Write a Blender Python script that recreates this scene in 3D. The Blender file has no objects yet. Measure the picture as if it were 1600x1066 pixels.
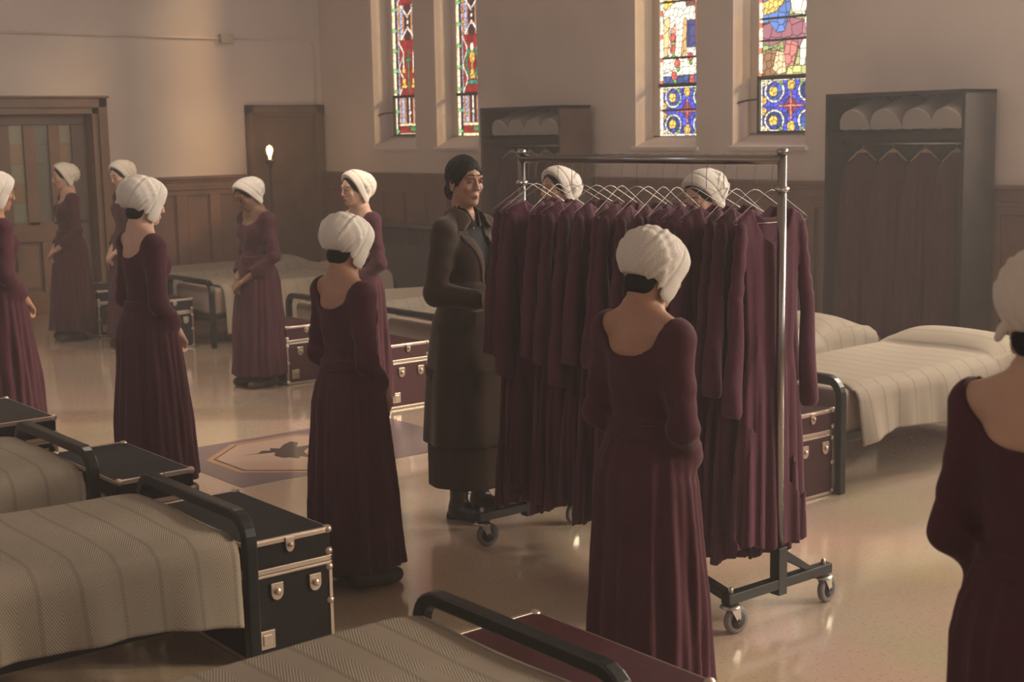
import bpy, math, random
import numpy as np
from mathutils import Vector, Matrix
try:
    import openvdb as vdb
except ImportError:
    import pyopenvdb as vdb
PI = math.pi
R = math.radians
scene = bpy.context.scene
C = scene.collection
random.seed(7)

# ------------------------------------------------------------------ camera
FPX = 2204.14
_yaw, _pit, _rol = -0.8993, 0.14773, -0.01902
_f = Vector((math.sin(_yaw)*math.cos(_pit), math.cos(_yaw)*math.cos(_pit), -math.sin(_pit)))
_r = Vector((math.cos(_yaw), -math.sin(_yaw), 0.0))
_u = _r.cross(_f)
_r2 = _r*math.cos(_rol) + _u*math.sin(_rol)
_u2 = -_r*math.sin(_rol) + _u*math.cos(_rol)
cd = bpy.data.cameras.new('camera')
cam = bpy.data.objects.new('camera', cd); C.objects.link(cam)
m = Matrix.Identity(4)
for i in range(3):
    m[i][0] = _r2[i]; m[i][1] = _u2[i]; m[i][2] = -_f[i]
m.translation = Vector((0, 0, 1.8987))
cam.matrix_world = m
cd.sensor_width = 36; cd.lens = FPX/1600*36
cd.clip_start = .05; cd.clip_end = 100
cd.dof.use_dof = True; cd.dof.focus_distance = 6.0; cd.dof.aperture_fstop = 5.0
scene.camera = cam

# ------------------------------------------------------------------ exposure, haze, daylight
vs = scene.view_settings
scene.display_settings.display_device = 'sRGB'
vs.view_transform = 'Standard'; vs.look = 'None'; vs.gamma = 1; vs.use_curve_mapping = False
vs.exposure = 0.06
scene.cycles.use_denoising = True
scene.cycles.max_bounces = 6
scene.cycles.volume_bounces = 1

w = bpy.data.worlds.new('world'); scene.world = w; w.use_nodes = True
nt = w.node_tree
nt.nodes['Background'].inputs[0].default_value = (.5, .6, .8, 1)
nt.nodes['Background'].inputs[1].default_value = 0.0
def area(name, loc, aim, sx, sy, power, col, spread=180):
    l = bpy.data.lights.new(name, 'AREA'); l.shape = 'RECTANGLE'; l.size = sx; l.size_y = sy
    l.energy = power; l.color = col; l.spread = R(spread)
    o = bpy.data.objects.new(name, l); C.objects.link(o); o.location = loc
    o.rotation_euler = (Vector(aim)-Vector(loc)).to_track_quat('-Z', 'Y').to_euler()
    return o
WARM = (1.0, .89, .77)
# low sun behind the window wall: it comes in through the openings and, tinted, through the stained glass
sl = bpy.data.lights.new('sun', 'SUN'); sl.energy = 4.6; sl.angle = R(8); sl.color = (1.0, .83, .62)
so = bpy.data.objects.new('sun', sl); C.objects.link(so); so.location = (4, 14, 8)
so.rotation_euler = Vector((-.64, -.77, -.44)).to_track_quat('-Z', 'Y').to_euler()
# daylight through the windows further along the window wall (right of the frame, the last ones added)
for i, x in enumerate((-4.76, -3.58, -.4, .95, 2.2, 3.7)):
    area('window_daylight', (x, 9.45, 3.5), (x-4.5, 4.0, .6), 1.0, 3.0, (200, 185, 190, 140, 110, 80)[i], WARM, 150)
# weak fill from windows invented in the right-hand wall and behind the camera
for y in (2.5, 6.0):
    area('window_daylight', (5.8, y, 3.3), (-4, y+1, 1.0), 1.4, 2.4, 15, (1.0, .88, .76), 150)
for x in (-12.0, -5.5):
    area('window_daylight', (x, -1.7, 3.6), (x-.5, 5, 1.5), 1.2, 2.2, 8, (.86, .92, 1.0), 160)

# two bowl lamps added unseen above the frame to brighten the left-hand floor
for x, y in ((-11.0, 3.6), (-8.2, 4.3)):
    area('pendant_light', (x, y, 4.28), (x, y, 0), .45, .45, 30, (1.0, .84, .66), 110)

# ------------------------------------------------------------------ materials
MATS = {}
def nmat(name):
    ma = bpy.data.materials.new(name); ma.use_nodes = True
    MATS[name] = ma
    return ma, ma.node_tree, ma.node_tree.nodes['Principled BSDF']
def mat(name, col, rough=.6, metal=0., spec=.5, nscale=0, namt=0., bump=0., bscale=60, sheen=0., emit=None, es=0, trans=0., sss=0.):
    ma, t, b = nmat(name)
    b.inputs['Base Color'].default_value = (*col, 1); b.inputs['Roughness'].default_value = rough
    b.inputs['Metallic'].default_value = metal; b.inputs['Specular IOR Level'].default_value = spec
    b.inputs['Sheen Weight'].default_value = sheen
    if sheen: b.inputs['Sheen Roughness'].default_value = .4
    if trans: b.inputs['Transmission Weight'].default_value = trans
    if sss:
        b.inputs['Subsurface Weight'].default_value = sss; b.inputs['Subsurface Radius'].default_value = (.02, .008, .005); b.inputs['Subsurface Scale'].default_value = .5
    if emit:
        b.inputs['Emission Color'].default_value = (*emit, 1); b.inputs['Emission Strength'].default_value = es
    tc = t.nodes.new('ShaderNodeTexCoord')
    if nscale:
        n = t.nodes.new('ShaderNodeTexNoise'); n.inputs['Scale'].default_value = nscale; n.inputs['Detail'].default_value = 5
        t.links.new(tc.outputs['Object'], n.inputs['Vector'])
        mx = t.nodes.new('ShaderNodeMix'); mx.data_type = 'RGBA'
        mx.inputs[6].default_value = (*[c*(1-namt) for c in col], 1); mx.inputs[7].default_value = (*[min(1, c*(1+namt)) for c in col], 1)
        rp = t.nodes.new('ShaderNodeMapRange'); rp.inputs[1].default_value = .3; rp.inputs[2].default_value = .7
        t.links.new(n.outputs['Fac'], rp.inputs[0]); t.links.new(rp.outputs[0], mx.inputs[0]); t.links.new(mx.outputs[2], b.inputs['Base Color'])
    if bump:
        n2 = t.nodes.new('ShaderNodeTexNoise'); n2.inputs['Scale'].default_value = bscale; n2.inputs['Detail'].default_value = 4
        t.links.new(tc.outputs['Object'], n2.inputs['Vector'])
        bp = t.nodes.new('ShaderNodeBump'); bp.inputs['Strength'].default_value = bump; bp.inputs['Distance'].default_value = .01
        t.links.new(n2.outputs['Fac'], bp.inputs['Height']); t.links.new(bp.outputs[0], b.inputs['Normal'])
    return ma
mat('plaster', (.68, .595, .54), .85, nscale=1.2, namt=.07, bump=.12, bscale=25)
mat('ceiling', (.55, .48, .42), .9)
mat('wood_trim', (.165, .085, .058), .45, nscale=3, namt=.15)
mat('wood_panel', (.20, .105, .075), .5, nscale=4, namt=.12)
mat('door_wood', (.175, .10, .062), .45, nscale=4, namt=.15)
mat('dark_wood', (.030, .021, .018), .7, spec=.15, nscale=5, namt=.2)
mat('side_wood', (.12, .07, .05), .7, spec=.2, nscale=5, namt=.2)
mat('dress', (.056, .0125, .0225), .8, spec=.2, nscale=9, namt=.12, bump=.25, bscale=160, sheen=.08)
mat('dress_rack', (.074, .019, .037), .8, spec=.2, nscale=6, namt=.15, bump=.2, bscale=120, sheen=.12)
mat('cloak', (.07, .018, .022), .85, spec=.2, nscale=6, namt=.15)
mat('linen', (.64, .585, .53), .85, spec=.2, bump=.35, bscale=220)
mat('blanket', (.36, .325, .31), .9, bump=.4, bscale=180)
mat('skin_tan', (.36, .19, .125), .5, sss=.1, spec=.35, nscale=14, namt=.06)
mat('skin_pale', (.50, .31, .23), .5, sss=.1, spec=.35, nscale=14, namt=.05)
mat('skin_brown', (.20, .105, .065), .5, sss=.08, spec=.35, nscale=14, namt=.06)
mat('hair', (.006, .005, .005), .6, spec=.12, bump=.5, bscale=120)
mat('boot', (.016, .014, .013), .35)
mat('brown_boot', (.05, .035, .028), .5)
mat('coat', (.040, .024, .017), .85, spec=.2, sheen=.2, nscale=8, namt=.12, bump=.25, bscale=200)
mat('coat_lapel', (.060, .036, .026), .8, spec=.2, sheen=.2, bump=.2, bscale=200)
mat('under_skirt', (.040, .024, .017), .85, spec=.2, nscale=8, namt=.12)
mat('shirt', (.009, .011, .011), .8, spec=.2)
mat('lips', (.21, .075, .06), .5)
mat('eye_white', (.26, .22, .20), .35)
mat('iris', (.02, .012, .008), .15)
mat('black_metal', (.007, .010, .010), .30, spec=.5)
mat('black_paint', (.007, .007, .008), .45, spec=.3)
mat('chrome', (.33, .32, .32), .24, metal=1)
mat('steel', (.5, .46, .42), .3, metal=1)
mat('wire', (.34, .31, .29), .35, metal=1)
mat('rubber', (.16, .15, .15), .5)
mat('wheel_core', (.03, .028, .028), .5)
mat('trunk_black', (.009, .008, .010), .6, spec=.2, nscale=20, namt=.3, bump=.15, bscale=150)
mat('trunk_red', (.050, .011, .015), .55, spec=.25, nscale=20, namt=.2, bump=.15, bscale=150)
mat('trunk_metal', (.62, .50, .42), .35, metal=.85)
mat('mattress', (.30, .22, .18), .9, bump=.2, bscale=120)
mat('radiator', (.10, .08, .075), .5)
mat('hanger_wood', (.42, .25, .14), .5)
mat('lamp_metal', (.05, .042, .038), .4, metal=.6)
mat('bulb', (1, .8, .5), .3, emit=(1, .56, .22), es=8)
mat('wire_box', (.45, .40, .34), .6)
mat('pane_lead', (.03, .03, .03), .5)

def floor_material():
    ma, t, b = nmat('floor_vinyl')
    tc = t.nodes.new('ShaderNodeTexCoord')
    def noise(sc, det=3, vec=None):
        n = t.nodes.new('ShaderNodeTexNoise'); n.inputs['Scale'].default_value = sc; n.inputs['Detail'].default_value = det
        t.links.new(vec or tc.outputs['Object'], n.inputs['Vector']); return n
    mp = t.nodes.new('ShaderNodeMapping'); mp.inputs['Scale'].default_value = (1, 2.6, 1); mp.inputs['Rotation'].default_value = (0, 0, .6)
    t.links.new(tc.outputs['Object'], mp.inputs['Vector'])
    n = noise(44, 3, mp.outputs[0])
    rp = t.nodes.new('ShaderNodeValToRGB')
    rp.color_ramp.elements[0].position = .32; rp.color_ramp.elements[0].color = (.38, .265, .19, 1)
    rp.color_ramp.elements[1].position = .42; rp.color_ramp.elements[1].color = (.53, .405, .30, 1)
    t.links.new(n.outputs['Fac'], rp.inputs[0])
    n2 = noise(1.3)
    mx = t.nodes.new('ShaderNodeMix'); mx.data_type = 'RGBA'; mx.blend_type = 'MULTIPLY'; mx.inputs[0].default_value = .35
    t.links.new(rp.outputs[0], mx.inputs[6]); t.links.new(n2.outputs['Color'], mx.inputs[7])
    # joints between the 0.9 m sheets
    sx = t.nodes.new('ShaderNodeSeparateXYZ'); t.links.new(tc.outputs['Object'], sx.inputs[0])
    t.links.new(mx.outputs[2], b.inputs['Base Color'])
    n3 = noise(5, 2)
    mr = t.nodes.new('ShaderNodeMapRange'); mr.inputs[3].default_value = .07; mr.inputs[4].default_value = .20
    t.links.new(n3.outputs['Fac'], mr.inputs[0]); t.links.new(mr.outputs[0], b.inputs['Roughness'])
    bp = t.nodes.new('ShaderNodeBump'); bp.inputs['Strength'].default_value = .06; bp.inputs['Distance'].default_value = .01
    n4 = noise(7, 2); t.links.new(n4.outputs['Fac'], bp.inputs['Height']); t.links.new(bp.outputs[0], b.inputs['Normal'])
    b.inputs['Specular IOR Level'].default_value = .5
    b.inputs['Coat Weight'].default_value = .6; b.inputs['Coat Roughness'].default_value = .10; b.inputs['Coat IOR'].default_value = 1.55
floor_material()

def bedspread_material():
    ma, t, b = nmat('bedspread')
    tc = t.nodes.new('ShaderNodeTexCoord'); s = t.nodes.new('ShaderNodeSeparateXYZ'); t.links.new(tc.outputs['Object'], s.inputs[0])
    def M(op, a, c=None, v=None):
        n = t.nodes.new('ShaderNodeMath'); n.operation = op
        for k, q in enumerate((a, c)):
            if q is None: continue
            if isinstance(q, (int, float)): n.inputs[k].default_value = q
            else: t.links.new(q, n.inputs[k])
        return n.outputs[0]
    P = .135
    y = M('DIVIDE', s.outputs[1], P)
    fr = M('FRACT', y)
    line = M('LESS_THAN', M('ABSOLUTE', M('SUBTRACT', fr, .5)), .055)     # the darker rib between the herringbone bands
    tri = M('ABSOLUTE', M('SUBTRACT', M('FRACT', M('ADD', y, .5)), .5))   # zigzag 0..0.5 across a band
    u = M('SUBTRACT', M('ABSOLUTE', s.outputs[0]), s.outputs[2])
    ph = M('ADD', M('MULTIPLY', u, 1/.017), M('MULTIPLY', tri, 2*P/.017))
    hb = M('MULTIPLY', M('ADD', M('SINE', M('MULTIPLY', ph, 6.283)), 1), .5)
    mx = t.nodes.new('ShaderNodeMix'); mx.data_type = 'RGBA'
    mx.inputs[6].default_value = (.225, .190, .155, 1); mx.inputs[7].default_value = (.375, .315, .245, 1)
    t.links.new(hb, mx.inputs[0])
    m2 = t.nodes.new('ShaderNodeMix'); m2.data_type = 'RGBA'; m2.inputs[7].default_value = (.20, .17, .14, 1)
    t.links.new(mx.outputs[2], m2.inputs[6]); t.links.new(M('MULTIPLY', line, .6), m2.inputs[0])
    t.links.new(m2.outputs[2], b.inputs['Base Color'])
    h = M('SUBTRACT', M('MULTIPLY', hb, .5), line)
    bp = t.nodes.new('ShaderNodeBump'); bp.inputs['Strength'].default_value = .5; bp.inputs['Distance'].default_value = .004
    t.links.new(h, bp.inputs['Height']); t.links.new(bp.outputs[0], b.inputs['Normal'])
    b.inputs['Roughness'].default_value = .9; b.inputs['Specular IOR Level'].default_value = .15
bedspread_material()

def attr_glass_material():
    ma, t, b = nmat('stained_glass')
    at = t.nodes.new('ShaderNodeAttribute'); at.attribute_name = 'glass_colour'
    b.inputs['Base Color'].default_value = (.02, .02, .02, 1); b.inputs['Roughness'].default_value = .3
    t.links.new(at.outputs['Color'], b.inputs['Emission Color']); b.inputs['Emission Strength'].default_value = 1.65
    tp = t.nodes.new('ShaderNodeBsdfTransparent'); mt = t.nodes.new('ShaderNodeMix'); mt.data_type = 'RGBA'; mt.inputs[0].default_value = .55; mt.inputs[7].default_value = (.80, .64, .38, 1)
    t.links.new(at.outputs['Color'], mt.inputs[6]); mu = t.nodes.new('ShaderNodeMix'); mu.data_type = 'RGBA'; mu.blend_type = 'MULTIPLY'; mu.inputs[0].default_value = 1
    mu.inputs[7].default_value = (.62, .62, .62, 1); t.links.new(mt.outputs[2], mu.inputs[6]); t.links.new(mu.outputs[2], tp.inputs[0])
    ad = t.nodes.new('ShaderNodeAddShader'); t.links.new(b.outputs[0], ad.inputs[0]); t.links.new(tp.outputs[0], ad.inputs[1])
    t.links.new(ad.outputs[0], t.nodes['Material Output'].inputs['Surface'])
attr_glass_material()

# ------------------------------------------------------------------ mesh helpers
class MB:
    def __init__(s): s.v = []; s.f = []; s.m = []
    def add(s, vs, fs, mi=0):
        n = len(s.v); s.v += [tuple(v) for v in vs]; s.f += [tuple(i+n for i in f) for f in fs]; s.m += [mi]*len(fs); return s
    def box(s, x0, y0, z0, x1, y1, z1, mi=0):
        v = [(x, y, z) for z in (z0, z1) for y in (y0, y1) for x in (x0, x1)]
        return s.add(v, [(0, 2, 3, 1), (4, 5, 7, 6), (0, 1, 5, 4), (2, 6, 7, 3), (0, 4, 6, 2), (1, 3, 7, 5)], mi)
    def prism(s, pts, axis, a, b, mi=0):      # polygon in the plane normal to axis, extruded a..b
        def P(p, t):
            return {'x': (t, p[0], p[1]), 'y': (p[0], t, p[1]), 'z': (p[0], p[1], t)}[axis]
        n = len(pts); v = [P(p, a) for p in pts]+[P(p, b) for p in pts]
        return s.add(v, [tuple(range(n))[::-1], tuple(range(n, 2*n))]+[(i, (i+1) % n, n+(i+1) % n, n+i) for i in range(n)], mi)
    def tube(s, pts, r, seg=8, closed=False, caps=True, mi=0, sect=None):
        pts = [Vector(p) for p in pts]; n = len(pts); rr = r if isinstance(r, (list, tuple)) else [r]*n
        T = []
        for i in range(n):
            if closed: d = pts[(i+1) % n]-pts[i-1]
            else: d = pts[min(i+1, n-1)]-pts[max(i-1, 0)]
            T.append(d.normalized())
        up = Vector((0, 0, 1)) if abs(T[0].z) < .9 else Vector((0, 1, 0))
        N = (up-T[0]*up.dot(T[0])).normalized(); vs = []
        for i in range(n):
            N = (N-T[i]*N.dot(T[i])).normalized(); B = T[i].cross(N)
            for k in range(seg):
                a = 2*PI*k/seg; vs.append(pts[i]+(N*math.cos(a)+B*math.sin(a))*rr[i])
        fs = []
        for i in range(n if closed else n-1):
            j = (i+1) % n
            for k in range(seg):
                q = (k+1) % seg; fs.append((i*seg+k, i*seg+q, j*seg+q, j*seg+k))
        if caps and not closed: fs += [tuple(range(seg))[::-1], tuple((n-1)*seg+k for k in range(seg))]
        return s.add(vs, fs, mi)
    def bar(s, pts, a, b, nrm, mi=0):         # rectangular section swept in the plane with normal nrm: a along nrm, b in plane
        pts = [Vector(p) for p in pts]; nrm = Vector(nrm).normalized(); n = len(pts); vs = []
        for i in range(n):
            d0 = (pts[i]-pts[i-1]).normalized() if i else None; d1 = (pts[i+1]-pts[i]).normalized() if i < n-1 else None
            d = ((d0 or d1)+(d1 or d0)).normalized(); q = d.cross(nrm); k = 1/max(.3, d.dot(d1 or d0))
            for sa, sb in ((-1, -1), (1, -1), (1, 1), (-1, 1)): vs.append(pts[i]+nrm*sa*a/2+q*sb*b/2*k)
        fs = [(0, 1, 2, 3), tuple((n-1)*4+k for k in (3, 2, 1, 0))]
        for i in range(n-1):
            for k in range(4): fs.append((i*4+k, (i+1)*4+k, (i+1)*4+(k+1) % 4, i*4+(k+1) % 4))
        return s.add(vs, fs, mi)
    def lathe(s, prof, c=(0, 0, 0), axis='z', seg=24, mi=0):
        vs = []; n = len(prof)
        for r, h in prof:
            for k in range(seg):
                a = 2*PI*k/seg; p = (r*math.cos(a), r*math.sin(a), h)
                if axis == 'x': p = (p[2], p[0], p[1])
                if axis == 'y': p = (p[0], p[2], p[1])
                vs.append((p[0]+c[0], p[1]+c[1], p[2]+c[2]))
        fs = [(i*seg+k, i*seg+(k+1) % seg, (i+1)*seg+(k+1) % seg, (i+1)*seg+k) for i in range(n-1) for k in range(seg)]
        fs += [tuple(range(seg))[::-1], tuple((n-1)*seg+k for k in range(seg))]
        return s.add(vs, fs, mi)
    def build(s, name, mats, parent=None, smooth=False, bevel=0):
        me = bpy.data.meshes.new(name); me.from_pydata(s.v, [], s.f)
        mats = mats if isinstance(mats, (list, tuple)) else [mats]
        for k in mats: me.materials.append(MATS[k])
        me.polygons.foreach_set('material_index', s.m)
        if smooth: me.polygons.foreach_set('use_smooth', [True]*len(s.f))
        import bmesh
        b = bmesh.new(); b.from_mesh(me); bmesh.ops.recalc_face_normals(b, faces=b.faces); b.to_mesh(me); b.free()
        o = bpy.data.objects.new(name, me); C.objects.link(o)
        if parent: o.parent = parent
        if bevel:
            md = o.modifiers.new('bevel', 'BEVEL'); md.width = bevel; md.segments = 2; md.limit_method = 'ANGLE'
        return o
def empty(name, loc=(0, 0, 0), rz=0, label=None, cat=None, group=None):
    o = bpy.data.objects.new(name, None); C.objects.link(o); o.location = loc; o.rotation_euler = (0, 0, rz); o.empty_display_size = .1
    tag(o, label, cat, group); return o
def tag(o, label=None, cat=None, group=None, kind=None):
    if label: o['label'] = label
    if cat: o['category'] = cat
    if group: o['group'] = group
    if kind: o['kind'] = kind
    return o
def struct(name, mb, m, parent=None, **k):
    o = mb.build(name, m, parent, **k)
    if not parent: o['kind'] = 'structure'
    return o
def copy_tree(o, parent=None):
    c = o.copy(); C.objects.link(c); c.parent = parent
    for ch in list(o.children): copy_tree(ch, c)
    return c

# ------------------------------------------------------------------ signed-distance modelling (numpy + OpenVDB meshing)
class G:
    def __init__(s, lo, hi, res):
        s.lo = np.array(lo, float); s.res = res
        s.n = np.ceil((np.array(hi)-s.lo)/res).astype(int)+1
        s.D = np.full(s.n, .15, np.float32); s.Rm = None
    def frame(s, Rm=None, t=(0, 0, 0)): s.Rm = None if Rm is None else np.array(Rm, float); s.t = np.array(t, float)
    def blk(s, lo, hi):
        lo = np.array(lo, float); hi = np.array(hi, float)
        if s.Rm is not None:
            cs = np.array([[x, y, z] for x in (lo[0], hi[0]) for y in (lo[1], hi[1]) for z in (lo[2], hi[2])])@s.Rm.T+s.t
            lo = cs.min(0); hi = cs.max(0)
        a = np.clip(np.floor((lo-s.lo)/s.res).astype(int), 0, s.n-1); b = np.clip(np.ceil((hi-s.lo)/s.res).astype(int)+1, 1, s.n)
        b = np.maximum(b, a+1)
        v = s.D[a[0]:b[0], a[1]:b[1], a[2]:b[2]]
        x = (s.lo[0]+s.res*np.arange(a[0], b[0]))[:, None, None].astype(np.float32)
        y = (s.lo[1]+s.res*np.arange(a[1], b[1]))[None, :, None].astype(np.float32)
        z = (s.lo[2]+s.res*np.arange(a[2], b[2]))[None, None, :].astype(np.float32)
        if s.Rm is not None:
            x = x-s.t[0]; y = y-s.t[1]; z = z-s.t[2]; M_ = s.Rm.astype(np.float32)
            x, y, z = (M_[0, i]*x+M_[1, i]*y+M_[2, i]*z for i in range(3))
        return v, x, y, z
    def add(s, f, lo, hi, k=.0):
        p = max(k, .01)+.012
        v, x, y, z = s.blk(np.array(lo)-p, np.array(hi)+p); d = f(x, y, z)
        if k:
            h = np.maximum(k-np.abs(v-d), 0)/k; v[...] = np.minimum(v, d)-h*h*k*.25
        else: v[...] = np.minimum(v, d)
    def sub(s, f, lo, hi, k=.0):
        v, x, y, z = s.blk(lo, hi); d = -f(x, y, z)
        if k:
            h = np.maximum(k-np.abs(v-d), 0)/k; v[...] = np.maximum(v, d)+h*h*k*.25
        else: v[...] = np.maximum(v, d)
    def ell(s, c, r, k=.0, sub=False):
        c = np.array(c, float); r = np.array(r, float)
        def f(x, y, z):
            a = (x-c[0]); b = (y-c[1]); e = (z-c[2])
            k0 = np.sqrt((a/r[0])**2+(b/r[1])**2+(e/r[2])**2)
            k1 = np.sqrt((a/r[0]**2)**2+(b/r[1]**2)**2+(e/r[2]**2)**2)+1e-6
            return (k0*(k0-1)/k1).astype(np.float32)
        (s.sub if sub else s.add)(f, c-r-(.03 if sub else 0), c+r+(.03 if sub else 0), k)
    def cap(s, a, b, ra, rb=None, k=.0, sub=False, fn=None):
        rb = ra if rb is None else rb; a = np.array(a, float); b = np.array(b, float); ba = b-a; L = float(ba@ba)+1e-9
        def f(x, y, z):
            px, py, pz = x-a[0], y-a[1], z-a[2]
            h = np.clip((px*ba[0]+py*ba[1]+pz*ba[2])/L, 0, 1)
            d = np.sqrt((px-h*ba[0])**2+(py-h*ba[1])**2+(pz-h*ba[2])**2)-(ra+(rb-ra)*h)
            if fn: d = d+fn(x, y, z, h)
            return d.astype(np.float32)
        r = max(ra, rb)+(.02 if (fn or sub) else 0)
        (s.sub if sub else s.add)(f, np.minimum(a, b)-r, np.maximum(a, b)+r, k)
    def chain(s, pts, rs, k=.0, k2=.008):
        for i in range(len(pts)-1): s.cap(pts[i], pts[i+1], rs[i], rs[i+1], k if i == 0 else k2)
    def mesh(s, name, m, parent=None):
        g = vdb.FloatGrid(.15); g.copyFromArray(s.D)
        p, t_, q = g.convertToPolygons(isovalue=0.0, adaptivity=0.0)
        p = p*s.res+s.lo; q = q.astype(np.int32)
        # outward orientation
        a, b, c, d = (p[q[:, i]] for i in range(4))
        if np.einsum('ij,ij->i', a, np.cross(b-a, c-a) if False else np.cross(b, c)).sum()+np.einsum('ij,ij->i', a, np.cross(c, d)).sum() < 0: q = q[:, ::-1]
        me = bpy.data.meshes.new(name); nf = len(q)
        me.vertices.add(len(p)); me.vertices.foreach_set('co', p.astype(np.float32).ravel())
        me.loops.add(nf*4); me.loops.foreach_set('vertex_index', np.ascontiguousarray(q).ravel())
        me.polygons.add(nf); me.polygons.foreach_set('loop_start', np.arange(0, nf*4, 4, dtype=np.int32))
        me.polygons.foreach_set('use_smooth', np.ones(nf, bool)); me.update(calc_edges=True); me.validate()
        me.materials.append(MATS[m])
        o = bpy.data.objects.new(name, me); C.objects.link(o)
        if parent: o.parent = parent
        return o
def prof(tab, z):
    zs = [t[0] for t in tab]; return [np.interp(z, zs, [t[i] for t in tab]).astype(np.float32) for i in range(1, len(tab[0]))]
def pleats(seed, freqs, rs=None):
    rnd = random.Random(seed); cs = [(f, rnd.uniform(0, 6.28), rnd.uniform(.5, 1)) for f in freqs]
    tot = sum(c[2] for c in cs)
    return lambda a, z=0: sum(w_*np.sin(f*a+p+.5*np.sin(2*a+p)) for f, p, w_ in cs)/tot

# ------------------------------------------------------------------ the room
WX, WY, NX, NY, HZ = -15.1, 9.1, 6.0, -2.0, 5.4
struct('floor', MB().box(WX-.3, NY-.3, -.1, NX+.3, WY+.4, 0), 'floor_vinyl')
struct('ceiling', MB().box(WX-.3, NY-.3, HZ, NX+.3, WY+.4, HZ+.1), 'ceiling')
WIN = [(-13.94, -13.11), (-12.70, -11.95), (-9.56, -8.79), (-8.36, -7.57)]
LIT = [(-5.18, -4.36), (-3.98, -3.18), (-.8, 0.), (.6, 1.3), (1.7, 2.7), (3.2, 4.2)]  # unseen openings
SZ, TZ = 1.73, 4.7
mb = MB(); x = WX-.3
for a, b in WIN+LIT:
    mb.box(x, WY, 0, a, WY+.26, HZ); mb.box(a, WY, 0, b, WY+.26, SZ); mb.box(a, WY, TZ, b, WY+.26, HZ); x = b
mb.box(x, WY, 0, NX+.3, WY+.26, HZ)
struct('wall_back', mb, 'plaster')
struct('wall_left', MB().box(WX-.3, NY-.3, 0, WX, 5.10, HZ).box(WX-.3, 5.10, 2.22, WX, 6.18, HZ).box(WX-.3, 6.18, 0, WX, WY, HZ), 'plaster')
struct('wall_right', MB().box(NX, NY-.3, 0, NX+.3, WY, HZ), 'plaster')
struct('wall_near', MB().box(WX, NY-.3, 0, NX, NY, HZ), 'plaster')

# thin haze that fills the room (its faces lie inside the walls, floor and ceiling)
hz_m = bpy.data.materials.new('haze'); hz_m.use_nodes = True; t = hz_m.node_tree; t.nodes.clear()
vo = t.nodes.new('ShaderNodeVolumeScatter'); mo = t.nodes.new('ShaderNodeOutputMaterial'); t.links.new(vo.outputs[0], mo.inputs['Volume'])
vo.inputs['Color'].default_value = (.96, .95, .97, 1); vo.inputs['Density'].default_value = .0078; vo.inputs['Anisotropy'].default_value = .2
MATS['haze'] = hz_m
tag(MB().box(WX-.05, NY-.05, -.05, NX+.05, WY+.245, HZ+.05).build('haze', 'haze'), 'thin pale haze hanging in the air of the whole room', 'haze', kind='stuff')

# wainscot with raised stiles, rails and a moulded cap; u runs along the wall, face towards the room
def wainscot(name, axis, u0, u1, face, sgn):
    s = MB()
    def B(a, z0, b, z1, d, mi=0):
        if axis == 'x': s.box(a, min(face, face+sgn*d), z0, b, max(face, face+sgn*d), z1, mi)
        else: s.box(min(face, face+sgn*d), a, z0, max(face, face+sgn*d), b, z1, mi)
    B(u0, 0, u1, 1.44, .012)
    B(u0, 0, u1, .16, .045); B(u0, .16, u1, .38, .032); B(u0, 1.24, u1, 1.30, .032)
    B(u0, 1.30, u1, 1.33, .05); B(u0, 1.33, u1, 1.39, .036); B(u0, 1.39, u1, 1.42, .055); B(u0, 1.42, u1, 1.455, .08)
    n = max(1, int((u1-u0)/.42)); p = (u1-u0)/n
    for i in range(n+1):
        c = u0+i*p; B(max(u0, c-.07), .38, min(u1, c+.07), 1.24, .034)
    for i in range(n):                       # bevelled fielded panel
        c = u0+(i+.5)*p; B(c-p/2+.075, .385, c-p/2+.088, 1.235, .024); B(c+p/2-.088, .385, c+p/2-.075, 1.235, .024); B(c-p/2+.075, 1.222, c+p/2-.075, 1.235, .024)
    return struct(name, s, 'wood_panel', bevel=.004)
wainscot('trim_1', 'x', WX, NX, WY, -1)
wainscot('trim_2', 'y', 6.33, 8.02, WX, 1)
wainscot('trim_3', 'y', NY, 4.95, WX, 1)

# door with three columns of small panes
d = empty('door_1', (WX, 0, 0)); d['kind'] = 'structure'
s = MB()
y0, y1 = 5.10, 6.18
for a, b, t_ in ((y1-.02, y1+.05, .05), (y1+.05, y1+.15, .075)):
    s.box(0, a, 0, t_, b, 2.26 if t_ < .06 else 2.34)
for a, b, t_ in ((y0-.05, y0+.02, .05), (y0-.15, y0-.05, .075)):
    s.box(0, a, 0, t_, b, 2.26 if t_ < .06 else 2.34)
s.box(0, y0-.15, 2.24, .075, y1+.15, 2.34).box(0, y0-.05, 2.17, .05, y1+.05, 2.24).box(-.005, y0-.17, 2.34, .10, y1+.17, 2.365)
s.box(-.28, y1-.03, 0, 0, y1, 2.20).box(-.28, y0, 0, 0, y0+.03, 2.20).box(-.28, y0, 2.18, 0, y1, 2.21)
s.build('door_frame', 'door_wood', d, bevel=.005)
s = MB(); fx = -.14
s.box(fx-.04, y0+.03, 0, fx-.02, y1-.03, 2.18)
cols = [(5.30, 5.45), (5.575, 5.725), (5.85, 5.98)]
ed = [y0+.03]+[c for k in cols for c in k]+[y1-.03]
for i in range(0, len(ed), 2): s.box(fx-.02, ed[i], .98, fx+.02, ed[i+1], 2.06)
s.box(fx-.02, y0+.03, 2.06, fx+.02, y1-.03, 2.18).box(fx-.02, y0+.03, .80, fx+.02, y1-.03, 1.02).box(fx-.02, y0+.03, 0, fx+.02, y1-.03, .25)
s.box(fx-.02, y0+.03, .25, fx+.02, y0+.16, .8).box(fx-.02, y1-.16, .25, fx+.02, y1-.03, .8).box(fx-.02, 5.58, .25, fx+.02, 5.70, .8)
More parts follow.
